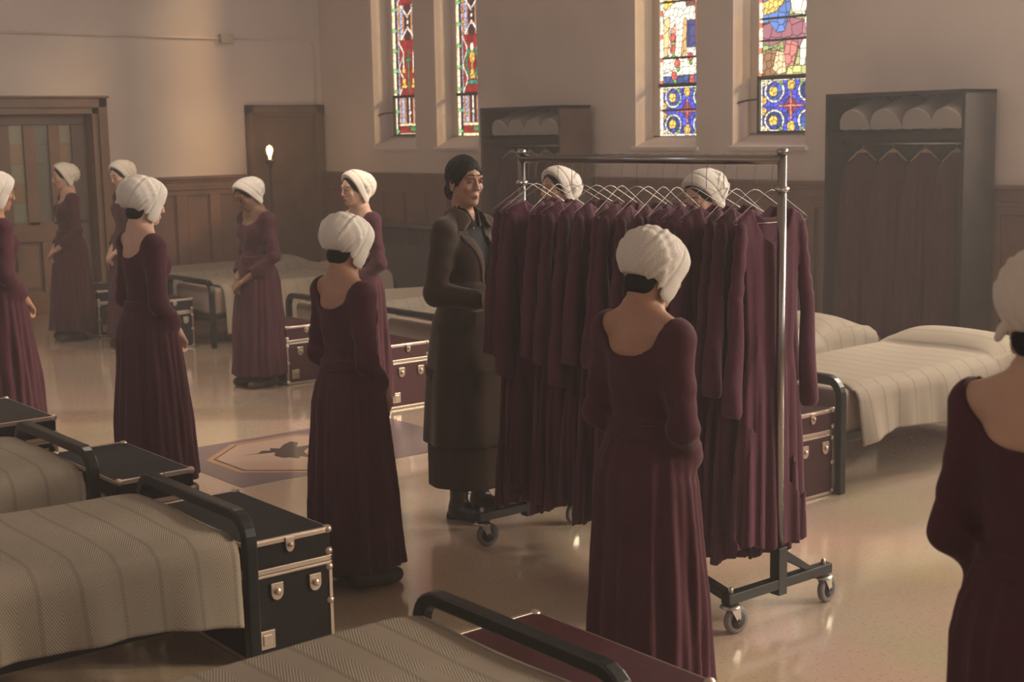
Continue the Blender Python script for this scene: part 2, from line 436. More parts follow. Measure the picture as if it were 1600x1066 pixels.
s.box(fx-.02, y0+.2, .30, fx+.008, 5.54, .75).box(fx-.02, 5.74, .30, fx+.008, y1-.2, .75)
leaf = s.build('door_leaf', 'door_wood', d, bevel=.006)
s = MB(); ii = 0
pal = [(.24, .215, .15), (.25, .17, .085), (.21, .215, .16), (.13, .125, .10)]
for k, c in enumerate(pal): mat('door_pane_%s' % 'abcd'[k], c, .25, emit=c, es=.05)
for j, (a, b) in enumerate(cols):
    for i in range(5):
        z1 = 2.06-i*.21; q = (0, 1, 0, 1, 2)[(i+j) % 5] if j != 1 else 3
        s.box(fx-.016, a, z1-.205, fx-.006, b, z1, q)
s.build('pane', ['door_pane_a', 'door_pane_b', 'door_pane_c', 'door_pane_d'], leaf)
mb = MB(); mb.lathe([(.012, 0), (.012, .04), (.028, .045), (.03, .06), (.02, .075)], (fx+.02, y0+.1, .98), 'x', 16); mb.build('door_handle', 'steel', d, smooth=True)

d = empty('door_2', (WX, 0, 0)); d['kind'] = 'structure'
s = MB(); y0, y1 = 8.17, 8.96
for a, b in ((y0-.13, y0), (y1, y1+.13)):
    s.box(0, a, 0, .06, b, 2.26); s.box(.06, a+.02, 0, .075, b-.05, 2.24)
s.box(0, y0-.13, 2.12, .06, y1+.13, 2.26).box(.06, y0-.11, 2.16, .075, y1+.11, 2.24)
s.build('door_frame', 'door_wood', d, bevel=.006)
MB().box(0, y0, 0, .018, y1, 2.12).build('door_leaf', 'door_wood', d)
MB().lathe([(.012, 0), (.012, .04), (.028, .045), (.03, .06), (.02, .075)], (.018, y0+.08, 1.0), 'x', 16).build('door_handle', 'steel', d, smooth=True)

# surface conduit with its junction box
c = empty('wall_conduit', (WX, 7.84, 3.02), 0, 'thin painted conduit with a square junction box, high on the left wall', 'conduit')
MB().tube([(.02, y, 0) for y in (-9.8, -.08)], .012).build('conduit_pipe', 'plaster', c, smooth=True)
MB().tube([(.02, .08, 0), (.02, 1.12, 0), (.02, 1.17, -.05), (.02, 1.17, -1.52)], .009).build('conduit_pipe', 'plaster', c, smooth=True)
MB().box(0, -.08, -.055, .06, .08, .055).build('junction_box', 'wire_box', c, bevel=.006)

# ------------------------------------------------------------------ stained glass
def sr(c): return np.array([(x/255)**2.2 for x in c])
def glass(idx, x0, x1, z0, z1, barz, painter, vent):
    cw = .0065; nx = int((x1-x0)/cw); nz = int((z1-z0)/cw); cwx = (x1-x0)/nx; cwz = (z1-z0)/nz
    U, V = np.meshgrid((np.arange(nx)+.5)/nx, (np.arange(nz)+.5)*cwz, indexing='ij')
    lab = np.zeros((nx, nz), int); colr = np.zeros((nx, nz, 3))
    rnd = np.random.RandomState(idx+3)
    st = [1]
    def paint(mask, col, size=.05, var=.12):
        """fill a region of glass pieces (Voronoi pieces of the given size) with a colour"""
        st[0] += 1; base = st[0]*100000
        W = x1-x0; gu = max(1, int(W/size)); gv = max(1, int((z1-z0)/size))
        pu = (np.arange(-1, gu+1)+.5)/gu*W; pv = (np.arange(-1, gv+1)+.5)/gv*(z1-z0)
        PU, PV = np.meshgrid(pu, pv, indexing='ij'); PU = PU+rnd.uniform(-.35, .35, PU.shape)*size; PV = PV+rnd.uniform(-.35, .35, PV.shape)*size
        X_ = U*W; iu = np.clip((X_/W*gu).astype(int)+1, 1, gu); iv = np.clip((V/(z1-z0)*gv).astype(int)+1, 1, gv)
        best = np.full(U.shape, 9.); bi = np.zeros(U.shape, int)
        for da in (-1, 0, 1):
            for db in (-1, 0, 1):
                a_ = np.clip(iu+da, 0, PU.shape[0]-1); b_ = np.clip(iv+db, 0, PU.shape[1]-1)
                dd = np.hypot(X_-PU[a_, b_], V-PV[a_, b_]); kk = dd < best; best[kk] = dd[kk]; bi[kk] = (a_*PU.shape[1]+b_)[kk]
        tint = 1+rnd.uniform(-var, var, PU.size)
        lab[mask] = base+bi[mask]; colr[mask] = (sr(col)[None]*tint[bi[mask]][:, None]*np.clip(1+rnd.normal(0, .05, mask.sum()), .8, 1.2)[:, None])
    painter(U, V, paint)
    edge = np.zeros(lab.shape, bool)
    edge[:-1] |= lab[:-1] != lab[1:]; edge[:, :-1] |= lab[:, :-1] != lab[:, 1:]
    colr[edge] *= .12
    for bz in barz: colr[np.abs(V-bz) < .010] = .004
    me = bpy.data.meshes.new('pane'); gx = np.linspace(x0, x1, nx+1); gz = np.linspace(z0, z1, nz+1)
    P = np.array([(a, WY+.235, b) for a in gx for b in gz], np.float32)
    I = (np.arange(nx)[:, None]*(nz+1)+np.arange(nz)[None]).ravel()
    Q = np.stack([I, I+nz+1, I+nz+2, I+1], 1).astype(np.int32); nf = len(Q)
    me.vertices.add(len(P)); me.vertices.foreach_set('co', P.ravel()); me.loops.add(nf*4); me.loops.foreach_set('vertex_index', Q.ravel())
    me.polygons.add(nf); me.polygons.foreach_set('loop_start', np.arange(0, nf*4, 4, dtype=np.int32)); me.update(calc_edges=True)
    at = me.attributes.new('glass_colour', 'FLOAT_COLOR', 'FACE')
    at.data.foreach_set('color', np.concatenate([colr.reshape(-1, 3), np.ones((nf, 1))], 1).astype(np.float32).ravel())
    me.materials.append(MATS['stained_glass'])
    wo = empty('window_%d' % idx, (0, 0, 0)); wo['kind'] = 'structure'
    o = bpy.data.objects.new('pane', me); C.objects.link(o); o.parent = wo
    a, b = WIN[idx-1]
    s = MB().box(a-.01, WY+.225, SZ, x0, WY+.26, TZ).box(x1, WY+.225, SZ, b+.01, WY+.26, TZ).box(a, WY+.225, SZ, b, WY+.26, z0)
    s.build('window_frame', 'plaster', wo)
    s = MB(); hz = z0+vent
    s.box(x0, WY+.205, hz-.012, x1, WY+.235, hz+.022)
    if idx in (1, 4):     # opening light at the bottom with a dark steel frame and a stay
        s.box(x0, WY+.205, z0, x0+.022, WY+.235, hz).box(x1-.022, WY+.205, z0, x1, WY+.235, hz).box(x0, WY+.205, z0-.005, x1, WY+.235, z0+.02)
        s.tube([(x0+.01, WY+.21, hz-.17), (x0-.05, WY+.12, hz-.18), (x0-.12, WY+.02, hz-.215)], .008)
    s.build('glazing_bar', 'pane_lead', wo)
    s = MB().prism([(WY-.03, SZ-.03), (WY-.03, SZ), (WY+.225, z0-.01), (WY+.25, z0-.01), (WY+.25, SZ-.03)], 'x', a-.04 if idx != 2 else a-.04, b+.03)
    s.build('window_sill', 'plaster', wo)
def el(U, V, W, cu, cv, ru, rv): return ((U*W-cu)/ru)**2+((V-cv)/rv)**2 < 1
def pg(U, V, W, pts):
    x_, y_ = U*W, V; ins = np.zeros(U.shape, bool); n = len(pts)
    for i in range(n):
        ax, ay = pts[i]; bx, by = pts[(i+1) % n]
        c_ = ((ay > y_) != (by > y_))&(x_ < (bx-ax)*(y_-ay)/((by-ay) or 1e-9)+ax); ins ^= c_
    return ins
WHT, CRM, YEL, ORG, RED, CRI, BLU, DBL, LAV, GRN, LGR = (250, 240, 215), (240, 220, 170), (235, 190, 90), (215, 130, 50), (190, 60, 50), (130, 30, 35), (70, 80, 185), (45, 65, 120), (165, 170, 205), (50, 130, 80), (150, 180, 110)
def scroll_panel(U, V, W, paint, top, off=0):
    m_ = V < top; paint(m_, BLU, .045, .5)
    cu, cv = W*.52, top*.5
    for sx in (-1, 1):
        for sy in (-1, 1):
            a, b = cu+sx*W*.27, cv+sy*top*.27
            rr = np.hypot((U*W-a)/.105, (V-b)/.095)
            paint(m_&(rr < 1), DBL if sx*sy > 0 else (60, 90, 165), .05, .3); paint(m_&(rr < 1)&(rr > .80), WHT, .04, .1)
            paint(m_&el(U, V, W, a+.01*sx, b, .045, .045), YEL, .05, .1)
            paint(m_&el(U, V, W, a-.0*sx, b+sy*.055, .03, .02), BLU, .05, .2)
            paint(m_&el(U, V, W, cu+sx*W*.46, cv+sy*top*.10, .045, .035), YEL, .03, .15)
            paint(m_&el(U, V, W, cu+sx*W*.45, cv+sy*top*.43, .05, .03), CRM, .03, .15)
            paint(m_&el(U, V, W, cu+sx*W*.16, cv+sy*top*.42, .02, .025), LGR, .03, .1)
    for sy in (-1, 1): paint(m_&el(U, V, W, cu, cv+sy*top*.38, .04, .05), YEL, .04, .1)
    x_, y_ = np.abs(U*W-cu), np.abs(V-cv)
    paint(m_&(x_+y_ < .085), (130, 60, 90), .06, .2)
    paint(m_&(((x_ < .011)&(y_ < .11))|((y_ < .011)&(x_ < .13))), (235, 130, 110), .05, .1)
    for e in (.03, .97): paint(m_&(np.abs(U-e) < .03), WHT, .055, .1)
    paint(m_&((V < .018)|(V > top-.02)), WHT, .05, .15)
def border(U, V, W, paint, lo):
    m_ = V > lo; paint(m_&(U < .055), WHT, .06, .1); paint(m_&(U > .95), CRM, .07, .1)
    for k in range(12):
        paint(m_&(U < .055)&(np.abs(V-lo-.03-.21*k) < .02), RED, .1, .1)
def p3(U, V, paint):
    W = .66; T = .45; scroll_panel(U, V, W, paint, T)
    up = V > T
    paint(up, WHT, .06, .14)
    P = lambda *q: up&pg(U, V, W, [(a, T+b) for a, b in q])
    paint(P((.04, 0), (.66, 0), (.66, .09), (.04, .09)), (60, 80, 130), .06, .35)
    paint(P((.04, .09), (.66, .10), (.66, .16), (.3, .17), (.04, .12)), WHT, .07, .06)
    paint(P((.34, .34), (.45, .34), (.45, .58), (.34, .58)), (65, 70, 115), .09, .25)
    paint(P((.45, .26), (.52, .26), (.50, .62), (.44, .75)), (165, 85, 60), .12, .15)
    paint(P((.26, .24), (.33, .24), (.34, .60), (.30, .60)), (205, 165, 110), .12, .12)
    paint(P((.05, .28), (.10, .26), (.13, .62), (.05, .60)), (225, 190, 130), .1, .12)
    paint(P((.33, .70), (.44, .70), (.44, .95), (.33, .95)), (120, 75, 60), .1, .2)
    paint(P((.05, .68), (.2, .75), (.16, 1.0), (.05, .95)), YEL, .08, .1)
    paint(P((.14, .35), (.20, .35), (.20, .55), (.13, .5)), (235, 160, 140), .05, .15)
    for a, b in ((.22, .20), (.38, .25), (.18, .09), (.40, .05), (.54, .09), (.16, .43), (.54, .47), (.16, .33), (.55, .85), (.6, .78)):
        paint(up&el(U, V, W, a, T+b, .035, .042), (215, 95, 85), .045, .15)
        paint(up&el(U, V, W, a+.01, T+b-.05, .022, .02), (120, 190, 90), .045, .1)
    for k in range(9):      # further folds and faces above the picture's edge
        z_ = T+1.0+.2*k; paint(up&el(U, V, W, .2+.05*(k % 3), z_, .10, .08), ((205, 165, 110), (120, 75, 60), (90, 110, 170))[k % 3], .07, .2)
    border(U, V, W, paint, T)
def p4(U, V, paint):
    W = .64; T = .46; scroll_panel(U, V, W, paint, T)
    up = V > T
    paint(up, (165, 165, 110), .07, .2)
    P = lambda *q: up&pg(U, V, W, [(a, T+.03+b) for a, b in q])
    paint(P((.0, .0), (.30, .0), (.22, .2), (.0, .22)), (150, 110, 80), .06, .2)
    paint(P((.02, .2), (.2, .24), (.12, .35), (.0, .35)), LGR, .05, .15)
    paint(P((.52, .05), (.64, .05), (.64, .75), (.55, .75)), (228, 175, 95), .14, .12)
    paint(P((.48, .1), (.52, .1), (.53, .75), (.47, .75)), LGR, .07, .2)
    paint(P((.34, .5), (.46, .48), (.50, .60), (.44, .8), (.28, .8)), WHT, .09, .08)
    paint(P((.42, .07), (.46, .05), (.49, .2), (.48, .48), (.42, .4)), WHT, .1, .08)
    paint(P((.0, .28), (.12, .24), (.24, .28), (.30, .08), (.36, .06), (.40, .2), (.48, .33), (.46, .44), (.30, .47), (.0, .42)), (160, 105, 115), .10, .16)
    paint(P((.24, .08), (.35, .05), (.40, .25), (.28, .3)), (200, 125, 115), .08, .1)
    paint(P((.0, .44), (.10, .44), (.18, .35), (.26, .36), (.32, .55), (.30, .8), (.0, .8)), (95, 125, 185), .09, .2)
    paint(P((.0, .50), (.16, .52), (.26, .60), (.26, .68), (.0, .60)), (235, 195, 105), .05, .15)
    paint(P((.0, .62), (.25, .70), (.25, .8), (.0, .8)), (150, 175, 220), .09, .1)
    paint(P((.14, .05), (.20, .0), (.28, .02), (.26, .18), (.18, .20)), (240, 205, 160), .05, .12)
    paint(P((.28, .0), (.52, .0), (.5, .07), (.3, .07)), (190, 190, 120), .07, .15)
    for k in range(8):
        z_ = T+.95+.22*k; paint(up&el(U, V, W, .22+.1*(k % 3), z_, .16, .10), ((95, 125, 185), (235, 195, 105), (240, 235, 215), (160, 105, 115))[k % 4], .08, .15)
    border(U, V, W, paint, T)
def pl(kind):
    def f(U, V, paint):
        W = .62; T = .46
        x_ = U*W; c = W*.42; ax = np.abs(x_-c)*1.22
        paint(V >= 0, LAV, .05, .2)
        for o_ in (-.2, .2, -.14, .14):
            paint(np.abs(x_-c-o_) < .012, (235, 200, 180) if abs(o_) > .17 else ORG, .09, .2)
        k = (V*1000 % 110) < 22
        paint(k&(ax > .13)&(ax < .25), YEL, .03, .35)
        paint((ax < .095), ORG, .10, .25); paint((ax < .07), (60, 30, 45), .06, .3)
        # white zigzag panels on crimson
        for z0_, h in ((T, .62), (T+1.02, .62)):
            m_ = (V > z0_)&(V < z0_+h); paint(m_&(ax < .19), CRI, .09, .3)
            zz = np.abs(((V-z0_) % (h/2))-h/4)*1.0
            rim = m_&(np.abs(ax-(.15+.045*np.cos((V-z0_)/h*4*PI))) < .016); paint(rim, (245, 225, 205), .06, .1)
        for z0_ in (T+.62, T+1.64):
            m_ = (V > z0_)&(V < z0_+.40)
            chev = m_&(np.abs((V-z0_)-.20-np.sign(V-z0_-.20)*(.06+ax*.9)) < .020)&(ax < .15); paint(chev, (245, 225, 205), .07, .1)
            paint(m_&(ax+np.abs(V-z0_-.20) < .03), WHT, .04, .1)
            for dz in (-.08, .08): paint(m_&el(U, V, W, c, z0_+.20+dz, .013, .013), WHT, .05, .05)
        b = T+.02
        if kind == 1:
            paint((ax < .013)&(V > b+.03)&(V < b+.5), GRN, .12, .2); paint((ax < .055)&(np.abs(V-b-.38) < .022), GRN, .06, .2)
            for s_ in (-1, 1):
                paint((np.abs(x_-c-s_*.085) < .013)&(V > b+.28)&(V < b+.46), WHT, .09, .1); paint((np.abs(x_-c-s_*.085) < .026)&(V > b+.10)&(V < b+.28)&(np.abs(V-b-.2) > .03), YEL, .06, .15)
                paint(el(U, V, W, c+s_*.08, b+.08, .05, .02), YEL, .05, .1)
        else:
            rr = np.hypot((x_-c)/.115, (V-b-.30)/.17); paint((rr < 1)&(rr > .70), GRN, .06, .25)
            paint(el(U, V, W, c, b+.36, .045, .07), (225, 165, 80), .08, .1); paint((ax < .014)&(V > b+.2)&(V < b+.32), YEL, .05, .1)
            paint((ax < .02+(b+.26-V)*.3)&(V > b+.13)&(V < b+.24), (225, 165, 80), .07, .1); paint(el(U, V, W, c, b+.47, .03, .045), WHT, .08, .05)
            paint((ax < .11)&(np.abs(V-b-.095) < .022), (60, 130, 110), .05, .3)
        m_ = V < T; paint(m_&(ax < .014)&(V > .1), WHT, .07, .1); paint(m_&(ax+np.abs(V-.26) < .035), WHT, .05, .05)
        paint(V < .14, CRI, .08, .3); paint((V < .14)&(V > .11), CRM, .06, .1); paint((V < .03), CRM, .06, .15); paint((V < .11)&(V > .05)&((U < .1)|(np.abs(U-.5) < .06)), GRN, .05, .1)
        paint(U < .07, (240, 225, 185), .07, .12); paint((U >= .07)&(U < .13), (70, 25, 35), .08, .3)
        for q in range(14): paint((U < .12)&(np.abs(V-.05-.23*q) < .02), (90, 170, 110), .1, .1)
        paint(U > .95, CRM, .07, .15)
    return f
glass(1, -13.85, -13.13, 1.87, TZ-.05, (), pl(1), .44)
glass(2, -12.61, -11.97, 1.86, TZ-.05, (), pl(2), .44)
glass(3, -9.47, -8.81, 1.83, TZ-.05, (.23, .70, 1.2, 1.7, 2.2), p3, .45)
glass(4, -8.27, -7.59, 1.84, TZ-.05, (.62+.16, .96, 1.4, 1.9, 2.3), p4, .46)

# leaded pale glass in the windows further along, and windows added behind the fill lights
ma, t, b = nmat('pale_glass'); b.inputs['Base Color'].default_value = (.02, .02, .02, 1); b.inputs['Emission Color'].default_value = (1, .86, .62, 1); b.inputs['Emission Strength'].default_value = .9
tp = t.nodes.new('ShaderNodeBsdfTransparent'); tp.inputs[0].default_value = (.92, .90, .84, 1)
ad = t.nodes.new('ShaderNodeAddShader'); t.links.new(b.outputs[0], ad.inputs[0]); t.links.new(tp.outputs[0], ad.inputs[1]); t.links.new(ad.outputs[0], t.nodes['Material Output'].inputs['Surface'])
mat('daylit_glass', (.05, .05, .05), .3, emit=(.9, .92, 1), es=1.2)  # self-glowing glass of the added windows and lamp bowls
wn = 5
for a, b_ in LIT:
    wo = empty('window_%d' % wn); wo['kind'] = 'structure'; wn += 1
    MB().add([(a, WY+.235, SZ), (b_, WY+.235, SZ), (b_, WY+.235, TZ), (a, WY+.235, TZ)], [(0, 1, 2, 3)]).build('pane', 'pale_glass', wo)
    s = MB()
    for k in range(7): s.box(a, WY+.215, SZ+.02+k*.49, b_, WY+.232, SZ+.035+k*.49)
    s.box((a+b_)/2-.006, WY+.215, SZ, (a+b_)/2+.006, WY+.232, TZ)
    s.build('glazing_bar', 'pane_lead', wo)
    MB().prism([(WY-.03, SZ-.03), (WY-.03, SZ), (WY+.21, SZ+.10), (WY+.21, SZ-.03)], 'x', a-.04, b_+.04).build('window_sill', 'plaster', wo)
for ax, c in (('y', 2.5), ('y', 6.0), ('x', -12.0), ('x', -5.5)):  # unseen glowing windows, added on solid walls behind the fill lights
    wo = empty('window_%d' % wn); wo['kind'] = 'structure'; wn += 1
    def bx_(s, u0, u1, z0, z1, d0, d1):
        if ax == 'y': s.box(NX-d1, u0, z0, NX-d0, u1, z1)
        else: s.box(u0, NY+d0, z0, u1, NY+d1, z1)
        return s
    s = MB(); h = .72
    for q in (-1, 1): bx_(s, c+q*h-.05, c+q*h+.05, 2.0, 4.9, 0, .08)
    bx_(s, c-h-.05, c+h+.05, 4.85, 4.95, 0, .08); bx_(s, c-h-.1, c+h+.1, 1.95, 2.03, 0, .12)
    for k in range(4): bx_(s, c-h, c+h, 2.6+k*.55, 2.62+k*.55, .02, .04)
    s.build('window_frame', 'wood_trim', wo)
    bx_(MB(), c-h, c+h, 2.03, 4.85, .005, .018).build('pane', 'daylit_glass', wo)

for x, y in ((-11.0, 3.6), (-8.2, 4.3)):  # unseen fixtures added to go with the floor fill
    pn = empty('pendant_lamp', (x, y, 4.3)); pn['kind'] = 'structure'
    MB().lathe([(.006, .0), (.006, HZ-4.3)], seg=8).build('stem', 'steel', pn, smooth=True)
    MB().lathe([(.02, .02), (.30, .0), (.34, .03), (.30, .10), (.06, .16), (.02, .2)], seg=28).build('lamp_bowl', 'daylit_glass', pn, smooth=True)

# ------------------------------------------------------------------ floor medallion
def emblem():
    e = empty('floor_emblem', (-7.35, 4.2, 0), 0, 'octagonal floor medallion with a dark bird and a small sun', 'floor medallion')
    for n, c in (('inlay_violet', (.155, .115, .125)), ('inlay_cream', (.36, .25, .20)), ('inlay_orange', (.36, .19, .11)), ('inlay_dark', (.055, .045, .04)), ('inlay_sun', (.36, .15, .09))): mat(n, c, .25)
    Z = [.0005]
    def flat(name, pts, m, par=e):
        z = Z[0]; Z[0] += .0009
        return MB().prism([(p[1], p[0]) if False else p for p in pts], 'z', 0.0002, z+.0012).build(name, m, par)
    flat('field', [(-.55, -.70), (.55, -.70), (.55, .95), (-.55, .95)], 'inlay_violet')
    def octo(r, cx=.02, cy=-.02): return [(cx+r*math.cos(a), cy+r*1.08*math.sin(a)) for a in [R(22.5+45*k) for k in range(8)]]
    flat('border', octo(.53), 'inlay_orange'); flat('border', octo(.488), 'inlay_dark'); flat('ground', octo(.475), 'inlay_cream')
    # the picture's up-direction of the medallion points towards -X, its right towards +Y
    def T(pts): return [(-b+.02, a-.02) for a, b in pts]
    flat('bird', T([(-.30, .16), (-.22, .14), (-.16, .19), (-.12, .16), (-.09, .22), (-.05, .17), (.02, .25), (.10, .30), (.12, .24), (.05, .14), (.12, .13), (.25, .16), (.38, .13), (.25, .07), (.08, .06), (.02, .0), (-.03, -.16), (-.06, -.10), (-.10, -.14), (-.12, -.08), (-.16, -.07), (-.17, .02), (-.12, .10), (-.20, .12)]), 'inlay_dark')
    flat('sun', T([(.16+.08*math.cos(2*PI*k/16), -.06+.055*math.sin(2*PI*k/16)) for k in range(16)]), 'inlay_sun')
emblem()

# ------------------------------------------------------------------ radiator cover on the window wall
r_ = empty('radiator_cover', (-13.0, WY-.05, 0), 0, 'low dark radiator cover with a slatted grille, against the wainscot under the left windows', 'radiator')
MB().box(-.95, -.20, 0, 1.3, 0, .66).box(-.98, -.22, .86, 1.33, 0, .90).box(-.95, -.20, .66, -.88, 0, .86).box(1.22, -.2, .66, 1.3, 0, .86).box(-.9, -.1, .66, 1.25, -.02, .86).build('casing', 'radiator', r_, bevel=.004)
s = MB()
for k in range(52): s.box(-.87+k*.0405, -.195, .66, -.857+k*.0405, -.12, .86)
s.build('grille', 'radiator', r_)

# ------------------------------------------------------------------ beds
def arc_frame(w_, h, r=.10, y=0):
    pts = [(-w_/2, y, 0), (-w_/2, y, h-r)]
    pts += [(-w_/2+r-r*math.cos(a), y, h-r+r*math.sin(a)) for a in [R(15*k) for k in range(1, 6)]]
    pts += [(-w_/2+r, y, h), (w_/2-r, y, h)]
    pts += [(w_/2-r+r*math.sin(a), y, h-r+r*math.cos(a)) for a in [R(15*k) for k in range(1, 6)]]
    return pts+[(w_/2, y, h-r), (w_/2, y, 0)]
def make_bed():
    """foot at local y=0, head at y=2; width .86"""
    b = empty('metal_bed'); W = .86
    for n, y, h in (('footboard', 0, .60), ('headboard', 1.98, .50)):
        s = MB().bar(arc_frame(W, h, .09, y), .045, .042, (0, 1, 0))
        s.box(-W/2, y-.012, .24, W/2, y+.012, .275)
        s.build(n, 'black_metal', b, bevel=.006)
    s = MB()
    for q in (-1, 1): s.box(q*(W/2-.03)-.014, .01, .26, q*(W/2-.03)+.014, 1.97, .31)
    for k in range(7): s.box(-W/2+.03, .12+k*.29, .265, W/2-.03, .15+k*.29, .28)
    s.build('bed_frame', 'black_metal', b, bevel=.003)
    g = G((-.42, 0, .25), (.42, 2.0, .56), .012)
    g.add(lambda x, y, z: (np.sqrt(np.maximum(abs(x)-.355, 0)**2+np.maximum(abs(y-.995)-.915, 0)**2+np.maximum(abs(z-.41)-.085, 0)**2)-.045+.0*x).astype(np.float32), (-.4, .03, .28), (.4, 1.96, .54))
    g.mesh('mattress', 'mattress', b)
    return b
def make_spread(seed, drape=.27, L0=.045):
    rnd = random.Random(seed); L1 = 1.955
    n = 90; half = .405; na, nd = 26, 22
    vs = []; ph = [rnd.uniform(0, 6.28) for _ in range(8)]
    rows = []
    for j in range(n+1):
        y = L0+(L1-L0)*j/n; row = []
        # gentle rise over the pillow at the head
        t = (y-1.40)/.50
        pil = math.sin(min(max(t, 0), 1)*PI)**.7*.085 if 0 < t < 1 else 0
        ridge = .0
        foot = -.018*math.exp(-(y-L0)/.05)
        for k in range(-na-nd, na+nd+1):
            if abs(k) <= na:
                x = half*k/na; e = abs(x)/half
                z = .562+foot+pil*(1-e**6)+.006*math.sin(3*y+ph[0])+.004*math.sin(9*x+5*y+ph[1])-.03*max(0, e-.88)**1.5/.12**1.5*.8
            else:
                sgn = 1 if k > 0 else -1; q = (abs(k)-na)/nd
                dr = drape+.02*math.sin(2.1*y+ph[2])+.012*math.sin(7*y+ph[3])+(-.0+.05*math.exp(-((y-L0)/.25)))*1
                fold = q*(.020*math.sin(8*y+ph[4]+sgn)+.013*math.sin(17*y+ph[5])+.006*math.sin(37*y+ph[6]))
                x = sgn*(half+.032*min(1, q*5)**.5+.035*q+fold)
                z = .538-.0*q-dr*q+pil*max(0, 1-q*2.2)*.75
            row.append((x, y+.0*z, z))
        rows.append(row)
    m_ = len(rows[0]); s = MB()
    s.add([v for r0 in rows for v in r0], [(j*m_+i, j*m_+i+1, (j+1)*m_+i+1, (j+1)*m_+i) for j in range(n) for i in range(m_-1)])
    return s
bed0 = make_bed(); used = [False]
spread_meshes = {}
def place_bed(x, y, rz, label, slabel, seed, drape=.27, L0=.045):
    b = bed0 if not used[0] else copy_tree(bed0); used[0] = True
    b.location = (x, y, 0); b.rotation_euler = (0, 0, rz); tag(b, label, 'bed', 'dormitory beds')
    o = make_spread(seed, drape, L0).build('bedspread', 'bedspread', smooth=True)
    md = o.modifiers.new('solid', 'SOLIDIFY'); md.thickness = .006; md.offset = 1
    o.location = (x, y, 0); o.rotation_euler = (0, 0, rz); tag(o, slabel, 'bedspread', 'cream bedspreads')
FAR = [(-13.37, 'black metal bed in the far left corner, behind the standing women', 'cream spread on the bed in the far left corner', .38),
       (-12.02, 'black metal bed behind the woman with clasped hands at centre left, its footboard leg clear', 'pale spread hanging in a long fold beside the woman with clasped hands', .40),
       (-9.77, 'black metal bed mostly hidden behind the two women at centre left', 'sunlit spread seen between the centre left woman and the long coat', .22),
       (-8.41, 'black metal bed just left of the woman in the long coat', 'sunlit spread on the bed just left of the long coat', .25),
       (-6.22, 'metal bed behind the garment rack, only its head corner showing', 'spread on the bed behind the garment rack, over a raised pillow', .25),
       (-4.965, 'black metal bed right of the garment rack, foot towards the rack', 'sunlit cream spread on the bed right of the garment rack', .25)]
for i, (x, lb, sl, dr) in enumerate(FAR): place_bed(x, 5.76, 0, lb, sl, 20+i, dr, .12)
NEAR = [(-7.58, 'metal bed at the far left edge, only its foot corner near the frame', 'spread of the bed beyond the left edge'),
        (-6.04, 'black metal bed at the left edge, the upper of the two there', 'grey-looking spread on the upper bed at the left edge'),
        (-4.68, 'black metal bed at lower left, beside the open-fronted black trunk', 'herringbone spread on the large bed at lower left'),
        (-2.785, 'black metal bed nearest the camera at the bottom of the picture', 'herringbone spread on the nearest bed at the bottom')]
for i, (x, lb, sl) in enumerate(NEAR): place_bed(x, 2.205, PI, lb, sl, 40+i, .23)

# pillows under the spreads stand proud: a pillow for every far bed
def make_pillow():
    g = G((-.42, -.27, -.09), (.42, .27, .12), .009)
    def f(x, y, z):
        a = np.abs(x)/.36; b = np.abs(y)/.22
        t = .085*np.sqrt(np.clip((1-a**3.2), 0, 1))*np.sqrt(np.clip(1-b**2.6, 0, 1))+.004
        out = np.maximum(np.maximum(np.abs(x)-.375, np.abs(y)-.235), 0)
        return (np.maximum(np.abs(z)-t+.004*np.sin(23*x+9*y), out)*.7).astype(np.float32)
    g.add(f, (-.40, -.25, -.09), (.40, .25, .1))
    return g.mesh('pillow', 'bedspread')
pl0 = make_pillow()
for i, (x, y, z, rz, tilt, lb) in enumerate([(-13.30, 7.30, .70, .05, .30, 'plump cream pillow on the bed in the far left corner, raised above the spread'),
        (-12.02, 7.36, .675, -.1, .12, 'flat pale pillow at the head of the bed behind the two women at centre left'),
        (-9.77, 7.42, .675, .0, .1, 'pillow showing just left of the woman in the long coat'),
        (-4.90, 7.38, .765, .02, .22, 'long cream pillow on the bed right of the garment rack')]):
    p = pl0 if i == 0 else pl0.copy()
    if i: C.objects.link(p)
    p.location = (x, y, z); p.rotation_euler = (-tilt*-1, 0, rz); p.scale = (1.06, 1.05, 1.0); tag(p, lb, 'pillow', 'pillows on the far row of beds')

